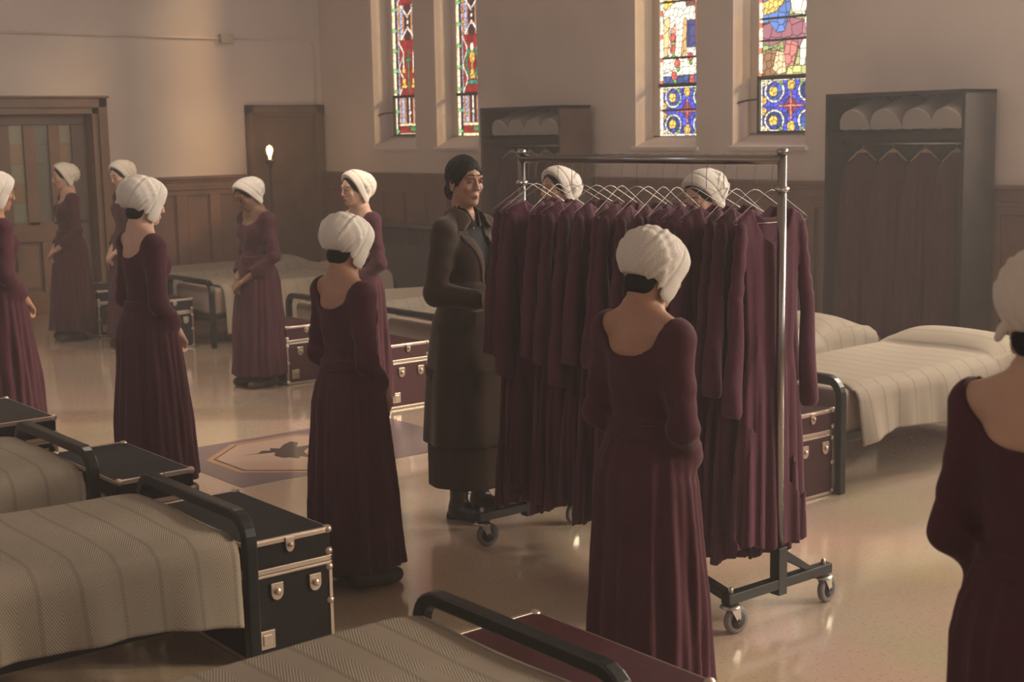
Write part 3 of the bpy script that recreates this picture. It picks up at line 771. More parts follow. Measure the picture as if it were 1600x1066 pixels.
# ------------------------------------------------------------------ trunks
def make_trunk(col):
    t = empty('storage_trunk'); W, D_, H = .74, .35, .45; x1 = W/2; y1 = D_/2
    MB().box(-x1, -y1, .01, x1, y1, .325).build('trunk_body', col, t, bevel=.004)
    MB().box(-x1, -y1, .345, x1, y1, H).build('lid', col, t, bevel=.004)
    s = MB(); e = .004; q = .017
    def strip(z0, z1):
        for y in (-y1, y1): s.box(-x1-e, y-e, z0, x1+e, y+e, z1)
        for x in (-x1, x1): s.box(x-e, -y1-e, z0, x+e, y1+e, z1)
    strip(H-q, H-.001); strip(.325, .345); strip(.312, .322); strip(0.003, .018)
    for x in (-x1, x1):
        for y in (-y1, y1):
            s.box(x-e, min(y, y-math.copysign(.013, y)), .018, x+e, max(y, y-math.copysign(.013, y)), .312)
            s.box(min(x, x-math.copysign(.013, x)), y-e, .018, max(x, x-math.copysign(.013, x)), y+e, .312)
    for a, b in ((-x1, -y1), (x1, -y1), (-x1, y1), (x1, y1)):      # strips round the lid top
        pass
    s.box(-x1-e, -y1, H-.001, -x1+.012, y1, H+.003).box(x1-.012, -y1, H-.001, x1+e, y1, H+.003)
    s.build('metal_edging', 'trunk_metal', t, bevel=.0015)
    def lug(px, py, z, w_, h):      # rounded shield-shaped fitting standing on the face
        n = 10; out = []
        for k in range(n+1):
            a = PI+PI*k/n; out.append((w_/2*math.cos(a), h*.45*math.sin(a)-h*.05))
        pts = [(w_/2, h/2), (-w_/2, h/2)]+out
        m_ = MB()
        if abs(py) < y1-.001 or abs(px) > x1-.001:
            sg = math.copysign(1, px); a0 = sg*x1
            m_.prism([(py+u_, z+v_) for u_, v_ in pts], 'x', min(a0, a0+sg*.010), max(a0, a0+sg*.010))
            m_.lathe([(w_*.26, 0), (w_*.26, sg*.010), (w_*.12, sg*.014)], (a0+sg*.009, py, z), 'x', 12)
        else:
            sg = math.copysign(1, py); a0 = sg*y1
            m_.prism([(px+u_, z+v_) for u_, v_ in pts], 'y', min(a0, a0+sg*.010), max(a0, a0+sg*.010))
            m_.lathe([(w_*.26, 0), (w_*.26, sg*.010), (w_*.12, sg*.014)], (px, a0+sg*.009, z), 'y', 12)
        return m_
    for sx in (-1, 1):
        lug(sx*(x1+.001), .0, H-.03, .036, .055).build('clasp', 'trunk_metal', t, bevel=.0015)
        for y in (-.06, .10): lug(sx*(x1+.001), y, .255, .050, .065).build('handle_bracket', 'trunk_metal', t, bevel=.0015)
        MB().box(sx*x1-.004, -.14, .045, sx*x1+.006, -.075, .115).box(sx*x1-.004, -.125, .06, sx*x1+.010, -.09, .10).build('corner_plate', 'trunk_metal', t, bevel=.002)
    for sy in (-1, 1):
        for x in (-.22, .22): lug(x, sy*y1, .335, .045, .07).build('latch', 'trunk_metal', t, bevel=.0015)
        lug(0, sy*y1, .335, .06, .09).build('lock', 'trunk_metal', t, bevel=.0015)
    s = MB().lathe([(.001, -.016), (.012, -.014), (.018, -.006), (.019, .004), (.012, .013), (.001, .016)], (0, 0, 0), 'z', 10).build('corner_fitting', 'trunk_metal', t, smooth=True)
    first = True
    for sx in (-1, 1):
        for sy in (-1, 1):
            for z in (H-.006, .36, .30, .17, .018):
                c = s if first else s.copy()
                if not first: C.objects.link(c)
                first = False; c.location = (sx*(x1-.008), sy*(y1-.008), z)
    return t
tb, tr = make_trunk('trunk_black'), make_trunk('trunk_red')
ub = {tb.name: False, tr.name: False}
for x, y, src, lb in [(-13.42, 5.46, tb, 'dark trunk with brass-coloured corners beside the skirt of the far left woman by the door'),
        (-12.18, 5.50, tb, 'dark trunk at the foot of the bed, just right of the back-turned woman at left'),
        (-9.79, 5.46, tr, 'dark red trunk right of the woman with clasped hands'),
        (-8.42, 5.47, tr, 'dark red trunk left of the woman in the long coat'),
        (-6.2, 5.47, tb, 'trunk hidden behind the hanging dresses of the garment rack'),
        (-4.935, 5.62-.05, tr, 'dark red trunk behind the right post of the garment rack'),
        (-7.62, 2.49, tb, 'black trunk at the left edge, only its metal corner showing'),
        (-6.02, 2.50, tb, 'black trunk behind the black trunk with the clasps, nearer the back-turned woman at left'),
        (-4.80, 2.46, tb, 'large black trunk with pale metal edging at lower left'),
        (-2.83, 2.44, tr, 'dark red trunk nearest the camera, at the bottom centre')]:
    t = src if not ub.get(src.name, True) else copy_tree(src); ub[src.name] = True
    t.location = (x, y, 0); tag(t, lb, 'trunk', 'foot-of-bed trunks')

# ------------------------------------------------------------------ wardrobes
def make_cloak(seed, w0=.16, w1=.22):
    g = G((-.30, -.17, .05), (.30, .17, 1.62), .011); fp = pleats(seed, (7, 11, 15, 19))
    tab = [(.05, w1, .12), (.9, w0+.035, .095), (1.42, w0, .055), (1.50, w0*.93, .05), (1.545, w0*.75, .045), (1.585, w0*.4, .035), (1.62, .035, .03)]
    def f(x, y, z):
        rx, ry = prof(tab, z); a = np.arctan2(y/ry, x/rx); A = np.interp(z, [.05, 1.3, 1.5], [.022, .010, .001]).astype(np.float32)
        d = (np.sqrt((x/rx)**2+(y/ry)**2)-1)*np.minimum(rx, ry)*.8+A*fp(a)
        return np.maximum(d, np.maximum(z-1.61, .09-z)).astype(np.float32)
    g.add(f, (-.28, -.16, .07), (.28, .16, 1.61)); return g
cl = []
for sd in (1, 2):
    o = make_cloak(sd).mesh('cloak', 'cloak'); cl.append(o)
cl_used = [False, False]
def make_roll():
    g = G((-.17, -.30, -.02), (.17, .30, .26), .0075)
    def f(x, y, z):
        d = np.sqrt((x/.140)**2+(np.maximum(z, 0)/.160)**2)-1
        d = np.maximum(d*.14, -z+.004)
        d = d+.0025*np.sin(60*np.sqrt(x*x+z*z))*(y < -.24)
        return (np.maximum(d, np.abs(y)-.25)+.0*y).astype(np.float32)
    g.add(f, (-.15, -.27, -.01), (.15, .27, .24)); return g.mesh('rolled_blanket', 'blanket')
roll0 = make_roll(); roll_used = [False]
def wardrobe(xa, xb, side, label, which, rollx, cloakx):
    yf, yb, H = 8.65, WY-.07, 2.13
    wd = empty('open_wardrobe', ((xa+xb)/2, yf, 0), 0, label, 'wardrobe', 'open wardrobes against the window wall'); h = (xb-xa)/2; dp = yb-yf
    for q in (-1, 1): MB().box(min(q*h, q*(h-.03)), 0, 0, max(q*h, q*(h-.03)), dp, H).build('side_panel', side, wd, bevel=.003)
    MB().box(-h, 0, H-.03, h, dp, H+.0).build('top_panel', 'dark_wood', wd, bevel=.003)
    MB().box(-h+.03, dp-.02, .08, h-.03, dp, H-.03).build('back_panel', 'dark_wood', wd)
    MB().box(-h+.03, .01, 1.82, h-.03, dp-.02, 1.85).box(-h+.03, .01, 1.79, h-.03, .03, 1.85).build('shelf', 'dark_wood', wd)
    MB().box(-h+.03, .0, 0, h-.03, dp-.02, .10).build('plinth', 'dark_wood', wd)
    MB().tube([(-h+.03, .2, 1.755), (h-.03, .2, 1.755)], .012).build('clothes_rail', 'steel', wd, smooth=True)
    pos = ('leftmost', 'second from the left', 'third from the left', 'rightmost')
    for i, x in enumerate(rollx):
        r = roll0 if not roll_used[0] else roll0.copy()
        if roll_used[0]: C.objects.link(r)
        roll_used[0] = True; r.scale = (1, .70, 1); r.rotation_euler = (.32, 0, 0)
        r.location = (x, yf+.19, 1.908); tag(r, 'rolled white blanket on the top shelf of the %s wardrobe, %s' % (which, pos[i]), 'blanket', 'rolled blankets on the %s wardrobe shelf' % which)
    for i, x in enumerate(cloakx):
        hg = empty('wooden_hanger', (x, yf+.2, 1.767), 0, 'wooden hanger in the %s wardrobe, %s' % (which, pos[i]), 'hanger', 'wooden hangers in the %s wardrobe' % which)
        MB().tube([(0, .014, -.02), (0, .013, -.005), (0, .0, .006), (0, -.013, -.002), (0, -.008, -.03), (0, 0, -.06)], .003, 6).build('hook', 'wire', hg, smooth=True)
        MB().bar([(-.095, 0, -.155), (-.06, 0, -.118), (-.03, 0, -.085), (0, 0, -.066), (.03, 0, -.085), (.06, 0, -.118), (.095, 0, -.155)], .022, .034, (0, 1, 0)).build('shoulder_bar', 'hanger_wood', hg, bevel=.004)
        k = i % 2; o = cl[k] if not cl_used[k] else cl[k].copy()
        if cl_used[k]: C.objects.link(o)
        cl_used[k] = True; o.location = (x, yf+.2, .02); o.rotation_euler = (0, 0, (.55, .35, .60, .75)[i]); o.scale = (.92, 1.0, 1.035)
        hg.rotation_euler = (0, 0, (.55, .35, .60, .75)[i])
        tag(o, 'dark red cloak hanging in the %s wardrobe, %s' % (which, pos[i]), 'cloak', 'cloaks in the %s wardrobe' % which)
wardrobe(-7.0, -5.78, 'dark_wood', 'dark open wardrobe at the right, with rolled blankets above and cloaks below', 'right', (-6.74, -6.46, -6.18, -5.93), (-6.80, -6.52, -6.24, -5.97))
wardrobe(-11.33, -10.10, 'side_wood', 'open wardrobe with brown side panel, behind the woman in the long coat', 'left', (-11.02, -10.76, -10.50, -10.26), (-11.08, -10.80, -10.55, -10.30))

# ------------------------------------------------------------------ lamp
lp = empty('floor_lamp', (-14.55, 8.05, 0), 0, 'slim standing lamp with a glowing caged bulb, by the far left wall beside the door', 'lamp')
MB().lathe([(.14, 0), (.14, .015), (.05, .03), (.022, .05), (.018, 1.5), (.03, 1.56), (.06, 1.60), (.062, 1.63)], seg=20).build('pole', 'lamp_metal', lp, smooth=True)
MB().lathe([(.012, 1.63), (.015, 1.66), (.036, 1.71), (.040, 1.74), (.028, 1.775), (.005, 1.79)], seg=16).build('bulb', 'bulb', lp, smooth=True)
s = MB()
for k in range(6):
    a = k*PI/3; s.tube([(.055*math.cos(a), .055*math.sin(a), 1.63), (.068*math.cos(a), .068*math.sin(a), 1.72), (.052*math.cos(a), .052*math.sin(a), 1.86)], .0022, 5)
for z, r0 in ((1.68, .064), (1.78, .062), (1.85, .054)): s.tube([(r0*math.cos(a*PI/8), r0*math.sin(a*PI/8), z) for a in range(16)], .0022, 5, closed=True)
s.build('bulb_cage', 'lamp_metal', lp, smooth=True)
l = bpy.data.lights.new('bulb_light', 'POINT'); l.energy = 3.5; l.color = (1, .62, .30); l.shadow_soft_size = .05
o = bpy.data.objects.new('bulb_light', l); C.objects.link(o); o.location = (-14.38, 8.0, 1.78)

# ------------------------------------------------------------------ garment rack
RX0, RX1, RY, RZ = -5.04, -3.50, 4.08, 1.775
rk = empty('garment_rack', ((RX0+RX1)/2, RY, 0), 0, 'chrome rolling garment rack with black base bars, full of hanging dresses', 'clothes rack')
a, b = RX0-(RX0+RX1)/2, RX1-(RX0+RX1)/2
MB().tube([(a, 0, RZ), (b, 0, RZ)], .019, 16).build('top_rail', 'chrome', rk, smooth=True)
for x in (a, b):
    MB().tube([(x, 0, .25), (x, 0, 1.80)], .017, 16).lathe([(.019, 1.795), (.021, 1.80), (.021, 1.812), (.012, 1.818)], (x, 0, 0)).build('post', 'chrome', rk, smooth=True)
    MB().lathe([(.019, 0), (.027, .004), (.027, .016), (.019, .02)], (x, 0, 1.655)).tube([(x, 0, 1.665), (x+.03, -.035, 1.665)], .006).build('collar', 'steel', rk, smooth=True)
    s = MB().box(x-.024, -.024, .10, x+.024, .024, .29).box(x-.022, -.30, .125, x+.022, .30, .165)
    q = 1 if x > 0 else -1
    s.prism([(q*.20, .163), (q*.155, .163), (q*.02, .235), (q*.02, .278)], 'x', x-.016, x+.016)
    s.build('base_bar', 'black_paint', rk, bevel=.003)
MB().bar([(b, -.27, .145), (a, .27, .145)], .04, .035, (0, 0, 1)).build('base_bar', 'black_paint', rk, bevel=.003)
rnd = random.Random(3)
for x in (a, b):
    for y in (-.27, .27):
        cz = .055; an = rnd.uniform(-.5, .5)
        ca = empty('caster', (x, y, 0), an); ca.parent = rk
        MB().lathe([(.014, .118), (.036, .116), (.042, .108), (.03, .103), (.012, .100)], seg=16).lathe([(.006, .12), (.010, .165), (.010, .18), (.004, .185)], seg=10).build('swivel', 'steel', ca, smooth=True)
        MB().prism([(-.014, .105), (.03, .105), (.034, .05), (.022, .045)], 'x', -.022, -.018).prism([(-.014, .105), (.03, .105), (.034, .05), (.022, .045)], 'x', .018, .022).build('fork', 'steel', ca)
        MB().lathe([(.030, -.013), (.046, -.014), (.054, -.008), (.055, 0), (.054, .008), (.046, .014), (.030, .013)], (0, .026, .055), 'x', 28).build('wheel', 'rubber', ca, smooth=True)
        MB().lathe([(.008, -.024), (.008, -.016), (.034, -.0145), (.034, .0145), (.008, .016), (.008, .024)], (0, .026, .055), 'x', 18).build('wheel_hub', 'wheel_core', ca, smooth=True)

def hung_dress(seed, hem=.25):
    """dress seen face on in local x-z, hanging point (rail centre) at z=0; neck at -.16, hem at hem-RZ"""
    hz = hem-RZ; fp = pleats(seed, (9, 13, 17, 22)); fb = pleats(seed+50, (6, 9)); rn = random.Random(seed)
    g = G((-.34, -.12, hz-.03), (.34, .12, -.10), .0075)
    tab = [(hz, .225, .052), (-1.1, .195, .044), (-.80, .155, .034), (-.70, .138, .028), (-.40, .160, .024), (-.27, .185, .020), (-.21, .19, .016)]
    def f(x, y, z):
        rx, ry = prof(tab, z); a = np.arctan2(y/ry, x/rx)
        A = np.interp(z, [hz, -1.2, -.75, -.3], [.016, .011, .004, .002]).astype(np.float32)
        d = (np.sqrt((x/rx)**2+(y/ry)**2)-1)*ry*.85
        A = A*np.clip(1.15-(np.abs(x)/rx)**3, .12, 1).astype(np.float32)     # side seams hang plain
        d = d+A*fp(a*1.0)+A*.6*np.sin(x*95+seed)*np.sign(y+1e-5)
        top = (z-(-.135-.42*np.maximum(np.abs(x)-.03, 0)))*.85
        hemz = hz+.012*np.sin(14*x+seed)+.008*np.sin(31*x)
        return np.maximum(d, np.maximum(top, hemz-z)).astype(np.float32)
    g.add(f, (-.26, -.075, hz-.01), (.26, .075, -.12))
    # sleeves hanging from the shoulders
    g0 = g; g = G((-.34, -.12, hz-.03), (.34, .12, -.10), .0075)
    for q in (-1, 1):
        e = rn.uniform(-.03, .03); L = rn.uniform(-.93, -.80)
        sw = rn.uniform(.0, .045)
        g.cap((q*.175, 0, -.24), (q*(.200+sw*.5), e*.4, -.52), .028, .034, .03, fn=lambda x, y, z, h: np.abs(y)*.30+.003*np.sin(70*z+30*y))
        g.cap((q*(.200+sw*.5), e*.4, -.52), (q*(.210+sw), e, L), .034, .048, .012, fn=lambda x, y, z, h: np.abs(y)*.32+.005*np.sin(55*x+12*z+seed))
        g.sub(lambda x, y, z: (z-(L-.035+.25*(q*x-.21))).astype(np.float32), (q*.22-.12, -.12, L-.12), (q*.22+.12, .12, L+.02))
    g0.D = np.minimum(g.D, g0.D); g = g0
    # scooped neckline, open to the hanger
    g.sub(lambda x, y, z: (np.sqrt((x/.115)**2+((z+.13)/.165)**2)-1).astype(np.float32)*.1-np.where(y < .004, 0, -.3).astype(np.float32), (-.14, -.1, -.34), (.14, .1, -.1))
    g.sub(lambda x, y, z: (np.sqrt((x/.115)**2+((z+.13)/.075)**2)-1).astype(np.float32)*.07, (-.14, -.1, -.24), (.14, .1, -.1))
    return g
ORD = ['', 'first', 'second', 'third', 'fourth', 'fifth', 'sixth', 'seventh', 'eighth', 'ninth', 'tenth']
rn = random.Random(11)
protos = [hung_dress(sd, hm).mesh('hanging_dress', 'dress_rack') for sd, hm in ((1, .24), (2, .27), (3, .22), (4, .30))]
pu = [False]*4
def make_hanger():
    h = empty('wire_hanger')
    MB().tube([(0, .020, -.012), (0, .021, .004), (0, .012, .019), (0, -.004, .0225), (0, -.018, .013), (0, -.016, -.004), (0, -.004, -.030), (0, 0, -.06), (0, 0, -.115)], .0013, 6).build('hook', 'wire', h, smooth=True)
    MB().tube([(0, 0, -.112), (.025, 0, -.118), (.20, 0, -.215), (.213, 0, -.225), (.205, 0, -.233), (0, 0, -.236), (-.205, 0, -.233), (-.213, 0, -.225), (-.20, 0, -.215), (-.025, 0, -.118)], .0014, 6, closed=True).build('hanger_frame', 'wire', h, smooth=True)
    return h
hg0 = make_hanger()
NDR = 20
for i in range(NDR):
    t = i/(NDR-1); x = RX0-.06+(RX1-.055-RX0+.06)*t+(rn.uniform(-.012, .012) if 0 < i < NDR-1 else 0)
    if i == NDR-1: x = RX1-.050
    if i == NDR-2: x = RX1-.135
    if i == 0: x = RX0+.05
    if i == 1: x = RX0+.10
    yw = PI/2+rn.uniform(-.24, .24)*(1 if 0 < i < NDR-2 else .2)
    hg = hg0 if i == 0 else copy_tree(hg0)
    hg.location = (x, RY, RZ); hg.rotation_euler = (0, 0, yw)
    if i == 0: pos_ = 'at the left end, nearest the woman in the coat'
    elif i == NDR-1: pos_ = 'at the right end, beside the right post'
    elif i < 10: pos_ = '%s from the left end' % ORD[i+1]
    else: pos_ = '%s from the right end' % ORD[NDR-i]
    tag(hg, 'thin wire hanger on the rail, %s' % pos_, 'hanger', 'wire hangers on the garment rack')
    k = i % 4
    d_ = protos[k] if not pu[k] else protos[k].copy()
    if pu[k]: C.objects.link(d_)
    pu[k] = True; d_.location = (x, RY, RZ-.012); d_.rotation_euler = (0, 0, yw+(PI if False else 0)); d_.scale = (1+rn.uniform(-.04, .04), .95, 1+rn.uniform(-.02, .02))
    tag(d_, 'dark red dress on the rack, %s' % pos_, 'dress', 'dresses on the garment rack')

# ------------------------------------------------------------------ people
BT = [(.78, .15, .10, -.0), (.88, .165, .11, -.01), (.98, .135, .095, 0), (1.04, .118, .085, .0), (1.15, .130, .095, 0), (1.25, .145, .092, -.01), (1.31, .150, .072, -.015), (1.355, .115, .055, -.018), (1.40, .055, .05, -.018)]
def head_frame(g, bow, yaw, roll=0.):
    Rm = np.array((Matrix.Rotation(yaw, 3, 'Z')@Matrix.Rotation(-bow, 3, 'X')@Matrix.Rotation(roll, 3, 'Y')))
    piv = np.array((0, -.015, 1.395)); return Rm, piv+Rm@np.array((0, .028, .112))
def torso(g, off, k=.03):
    def f(x, y, z):
        rx, ry, cy = prof(BT, z); rx = rx+off; ry = ry+off
        d = (np.sqrt((x/rx)**2+((y-cy)/ry)**2)-1)*np.minimum(rx, ry)
        return np.maximum(d, np.maximum(z-1.40-off, .80-z)).astype(np.float32)
    g.add(f, (-.19, -.16, .79), (.19, .16, 1.41), k)
    for q in (-1, 1):
        g.ell((q*.062, .054, 1.20), (.056+off, .050+off, .060+off), .05)
        g.cap((q*.05, -.02, 1.365), (q*.155, -.015, 1.312), .030+off, .042+off, .04)
def face(g):
    g.ell((0, -.015, .032), (.0735, .092, .084), .01)
    g.ell((0, .024, -.030), (.051, .052, .072), .030)
    g.ell((0, .058, -.086), (.017, .016, .014), .016)
    for q in (-1, 1):
        g.cap((q*.048, -.008, -.040), (q*.016, .050, -.082), .013, .010, .022)
        g.ell((q*.036, .056, -.018), (.021, .018, .019), .014)
        g.cap((q*.012, .083, .030), (q*.045, .070, .030), .006, .006, .012)
        g.ell((q*.030, .098, .010), (.017, .016, .010), .008, sub=True)
        g.cap((q*.020, .0765, .0105), (q*.042, .0715, .0105), .0065, .0055, .004)
        g.ell((q*.0095, .089, -.029), (.0065, .008, .0055), .005)
        g.ell((q*.073, -.012, -.004), (.009, .017, .030), .006)
        g.ell((q*.080, -.006, -.002), (.006, .010, .018), .003, sub=True)
    g.cap((0, .082, .022), (0, .094, -.020), .0060, .0075, .012)
    g.ell((0, .097, -.026), (.0085, .0075, .0070), .007)
    g.ell((0, .072, -.058), (.020, .012, .012), .010)
def hand(g, w_, dirv, across, curl, s_, r=.0080, spread=.0185, L=(.030, .022, .018)):
    """palm from wrist w_ along dirv; across = direction from little finger to index; curl = bending direction"""
    w_, dirv, across, curl = (np.array(v, float) for v in (w_, dirv, across, curl)); dirv /= np.linalg.norm(dirv); across /= np.linalg.norm(across); curl /= np.linalg.norm(curl)
    for i in range(4):
        o_ = across*(i-1.5)*spread*.92; ln = (.82, .96, 1.04, .96)[i]
        k0 = w_+o_*.6+dirv*.012; k1 = w_+o_+dirv*.075
        g.cap(k0, k1, .0135, .0105, .010)
        p1 = k1+(dirv*.8+curl*.6)*L[0]*ln; p2 = p1+(dirv*.3+curl*.95)*L[1]*ln; p3 = p2+(dirv*-.2+curl*.95)*L[2]*ln
        g.chain([k1, p1, p2, p3], [.0095, r, r*.92, r*.8], .005, .003)
    t0 = w_+across*.022+dirv*.02; t1 = t0+across*.026+dirv*.026+curl*.010; t2 = t1+dirv*.028+curl*.012+across*.004
    g.chain([t0, t1, t2], [.013, .0095, .008], .008, .004)
PEOPLE = []
def lips(p, M4, m_):
    g = G((-.03, .05, -.08), (.03, .11, -.04), .0014); Y = .0045
    g.cap((-.017, .0735+Y, -.0570), (0, .0800+Y, -.0560), .0018, .0038); g.cap((0, .0800+Y, -.0560), (.017, .0735+Y, -.0570), .0038, .0018, k=.001)
    g.cap((-.015, .0735+Y, -.0605), (0, .0795+Y, -.0630), .0020, .0046, k=.0006); g.cap((0, .0795+Y, -.0630), (.015, .0735+Y, -.0605), .0046, .0020, k=.001)
    lo = g.mesh('lips', m_, p); lo.matrix_local = M4
def lowered_eyes(p, Rm, hc):
    M4 = Matrix(Rm.tolist()).to_4x4(); M4.translation = Vector(hc)
    for q in (-1, 1):
        e = MB().tube([(q*.014, .0868, .0068), (q*.022, .0885, .0045), (q*.032, .0868, .0040), (q*.043, .0780, .0062)], [.0012, .0022, .0024, .0010], 6).build('eyelash', 'hair', p, smooth=True); e.matrix_local = M4
        b = MB().tube([(q*.012, .0915, .0335), (q*.022, .0910, .0370), (q*.034, .0865, .0385), (q*.050, .0730, .0340)], [.0018, .0028, .0026, .0010], 6).build('eyebrow', 'hair', p, smooth=True); b.matrix_local = M4
    lips(p, M4, 'lips')
def person(target, ry, rz, bow, hyaw, skin, label, seed, res=.006, wid=1.0, nw=1.0, far=False):
    hroll = 0.
    """target = world (x, y, z) of the bonnet's top"""
    p = empty('person', (0, 0, 0), rz, label, 'person', 'women in dark red dresses')
    S = lambda q: np.array((q*.156, -.012, 1.298)); E_ = lambda q: np.array((q*.200, -.03, 1.02)); W_ = lambda q: np.array((q*.058, .135, .842))
    rnd = random.Random(seed)
    # ---- body
    g = G((-.30, -.20, 0), (.30, .30, 1.72), res)
    torso(g, -.006)
    for q in (-1, 1):
        g.chain([S(q), E_(q), W_(q)], [.043, .036, .024], .03, .012)
        g.chain([(q*.075, -.005, .86), (q*.085, 0, .47), (q*.09, -.01, .08)], [.085, .055, .036], .03, .02)
        g.cap((q*.09, -.02, .05), (q*.10, .12, .03), .034, .026, .02)
    hand(g, W_(1), (-.55, .22, -.80), (.45, .70, -.2), (-.75, -.35, -.45), 1)
    hand(g, W_(-1)+np.array((.0, .022, .0)), (.60, .26, -.75), (-.45, .75, -.2), (.75, -.45, -.45), -1)
    Rm, hc = head_frame(g, bow, hyaw, hroll)
    nb = hc+Rm@np.array((0, -.035, -.055))
    g.cap((0, -.025, 1.30), nb, .060, .050, .045)
    g.cap(nb, hc+Rm@np.array((0, -.03, -.01)), .050, .05, .02)
    for q in (-1, 1): g.cap((q*.03, .035, 1.335), nb+Rm@np.array((q*.04, .01, 0)), .012, .012, .03)
    g.frame(Rm, hc); face(g); g.frame()
    g.mesh('body', skin, p)
    lowered_eyes(p, Rm, hc)
    # ---- hair under the bonnet
    g = G(hc-.17, hc+.17, min(res, .006)); g.frame(Rm, hc)
    g.ell((0, -.018, .034), (.0800, .0980, .0895))
    if not far: g.ell((0, -.062, -.050), (.060, .040, .048), .02)
    g.sub(lambda x, y, z: (.052+.34*z-y+.0*x).astype(np.float32)*-.9, (-.17, -.17, -.17), (.17, .17, .17), 0) if False else None
    g.sub(lambda x, y, z: ((.072+.30*(z-.05) if not far else .076+.50*(z-.078)+.25*np.abs(x)-.008)-y).astype(np.float32), (-.2, -.2, -.2), (.2, .2, .2))
    g.sub(lambda x, y, z: (.0-(-.045+.5*(-y-.03)-z)*1.0).astype(np.float32)*(1) if False else ((z-(-.088-.0*y))).astype(np.float32), (-.2, -.2, -.2), (.2, .2, .2))
    g.frame(); g.mesh('hair', 'hair', p)
    # ---- bonnet
    g = G(hc-.20, hc+.20, min(res, .005)); g.frame(Rm, hc); fp = pleats(seed, (9, 14, 19, 26)); fq = pleats(seed+9, (5, 8))
    def bag(x, y, z):
        c_, r_ = ((0, -.050, .040), (.098, .112, .099)) if not far else ((0, -.060, .022), (.092, .100, .094))
        a = (x-c_[0])/r_[0]; b_ = (y-c_[1])/r_[1]; e = (z-c_[2])/r_[2]; k0 = np.sqrt(a*a+b_*b_+e*e)+1e-6
        ang = np.arctan2(x, z+.10+.0*y); w1 = np.clip(1-(np.abs(y+.04)*4.), 0, 1)
        d = (k0-1)*.10+.0056*fp(ang*2.1+y*7)*np.clip(1.1-np.abs(y+.05)*5, .25, 1)+.0034*fq(ang*2.2-y*16)
        return d.astype(np.float32)
    g.add(bag, (-.13, -.18, -.09), (.13, .09, .16))
    def brim(x, y, z):
        a = x/.0885; b_ = (y+.010)/.122; e = (z-.028)/.108; k0 = np.sqrt(a*a+b_*b_+e*e)+1e-6
        return ((k0-1)*.09+.0012*np.sin(40*y+25*z)).astype(np.float32)
    g.add(brim, (-.12, -.14, -.09), (.12, .11, .15), .004)
    for q in (-1, 1): g.ell((q*.068, .000 if not far else -.035, -.052), (.017, .048 if not far else .035, .046), .02)      # the turned-down side flaps
    # groove between brim and bag
    v, x, y, z = g.blk((-.15, -.15, -.15), (.15, .15, .18)); v += (.005*np.exp(-((y-((.022 if not far else .0)+.42*(z-.08)))/.0042)**2)).astype(np.float32)
    g.sub(lambda x, y, z: ((.092+.40*(z-.10) if not far else .066+.50*(z-.10))-y+.0*x).astype(np.float32)*.9, (-.2, -.2, -.2), (.2, .2, .2))
    g.sub(lambda x, y, z: (z-(-.094+1.25*np.clip(-y-.040, 0, .048) if not far else -.094+.30*np.clip(-y-.022, 0, .08))).astype(np.float32)*.9, (-.2, -.2, -.2), (.2, .2, .2))
    g.ell((0, -.018, .032), (.0775, .0955, .087), sub=True)
    g.cap((0, -.02, 0), (0, -.02, -.2), .074, sub=True)
    if seed == 11: g.cap((-.052, -.118, -.028), (-.060, -.124, -.050), .012, .009, k=.006)      # the knotted tie at the nape
    g.frame(); bo = g.mesh('bonnet', 'linen', p)
    co = np.empty(len(bo.data.vertices)*3, np.float32); bo.data.vertices.foreach_get('co', co); co = co.reshape(-1, 3)
    ztop = co[:, 2].max(); cx, cy = co[:, 0].mean(), co[:, 1].mean()
    # ---- dress
    g = G((-.34, -.30, .06), (.34, .32, 1.42), max(res, .0065)); torso(g, .004)
    fp = pleats(seed+3, (11, 16, 21, 27)); fb = pleats(seed+4, (5, 8, 13))
    ST = [(.08, .212, .205, .01), (.4, .205, .19, .005), (.7, .190, .160, 0), (.82, .185, .150, -.005), (.9, .170, .132, -.005), (.97, .142, .108, 0), (1.01, .131, .100, 0)]
    def skirt(x, y, z):
        rx, ry_, cy_ = prof(ST, z); a = np.arctan2((y-cy_)/ry_, x/rx); A = np.interp(z, [.08, .5, .85, 1.0], [.017, .013, .006, .0015]).astype(np.float32)
        d = (np.sqrt((x/rx)**2+((y-cy_)/ry_)**2)-1)*np.minimum(rx, ry_)*.9+A*fp(a)+A*.5*fb(a+z)
        return np.maximum(d, np.maximum(z-1.015, .095-z)).astype(np.float32)
    g.add(skirt, (-.24, -.24, .085), (.24, .24, 1.02), .008)
    v, x, y, z = g.blk((-.25, -.24, .99), (.25, .24, 1.30)); v += (.0022*np.sin(26*x+14*z+seed)*np.sin(40*z-9*x)+.0012*np.sin(90*z+30*x)*np.exp(-((z-1.03)/.05)**2)).astype(np.float32)
    wr = lambda x, y, z, h: (.0026*np.sin(52*z+34*x+seed)*np.sin(38*y+seed)+.0016*np.sin(97*z-60*y+30*x))*np.clip(h*1.6, .2, 1)
    for q in (-1, 1):
        g.cap(S(q)+np.array((0, 0, -.008)), E_(q), .049, .047, .055, fn=wr)
        c1 = E_(q)*.30+W_(q)*.70+np.array((q*.008, 0, .004))
        g.cap(E_(q), c1, .047, .043, .02, fn=wr)
        g.ell(E_(q)*.55+W_(q)*.45+np.array((q*.004, -.01, -.028)), (.044, .062, .058), .03)
        cut = W_(q)-E_(q); cut = cut/np.linalg.norm(cut)
        g.cap(c1+cut*.02, c1+cut*.08, .034, .036, sub=True)
    def scoop(x, y, z):
        zl = 1.238+.135*np.clip(np.abs(x)/(.158*nw), 0, 2)**3.0+np.where(y > 0, .02, 0)
        return np.maximum(-(z-zl), np.abs(x)-.172*nw).astype(np.float32)
    g.sub(scoop, (-.2, -.25, 1.15), (.2, .25, 1.42))
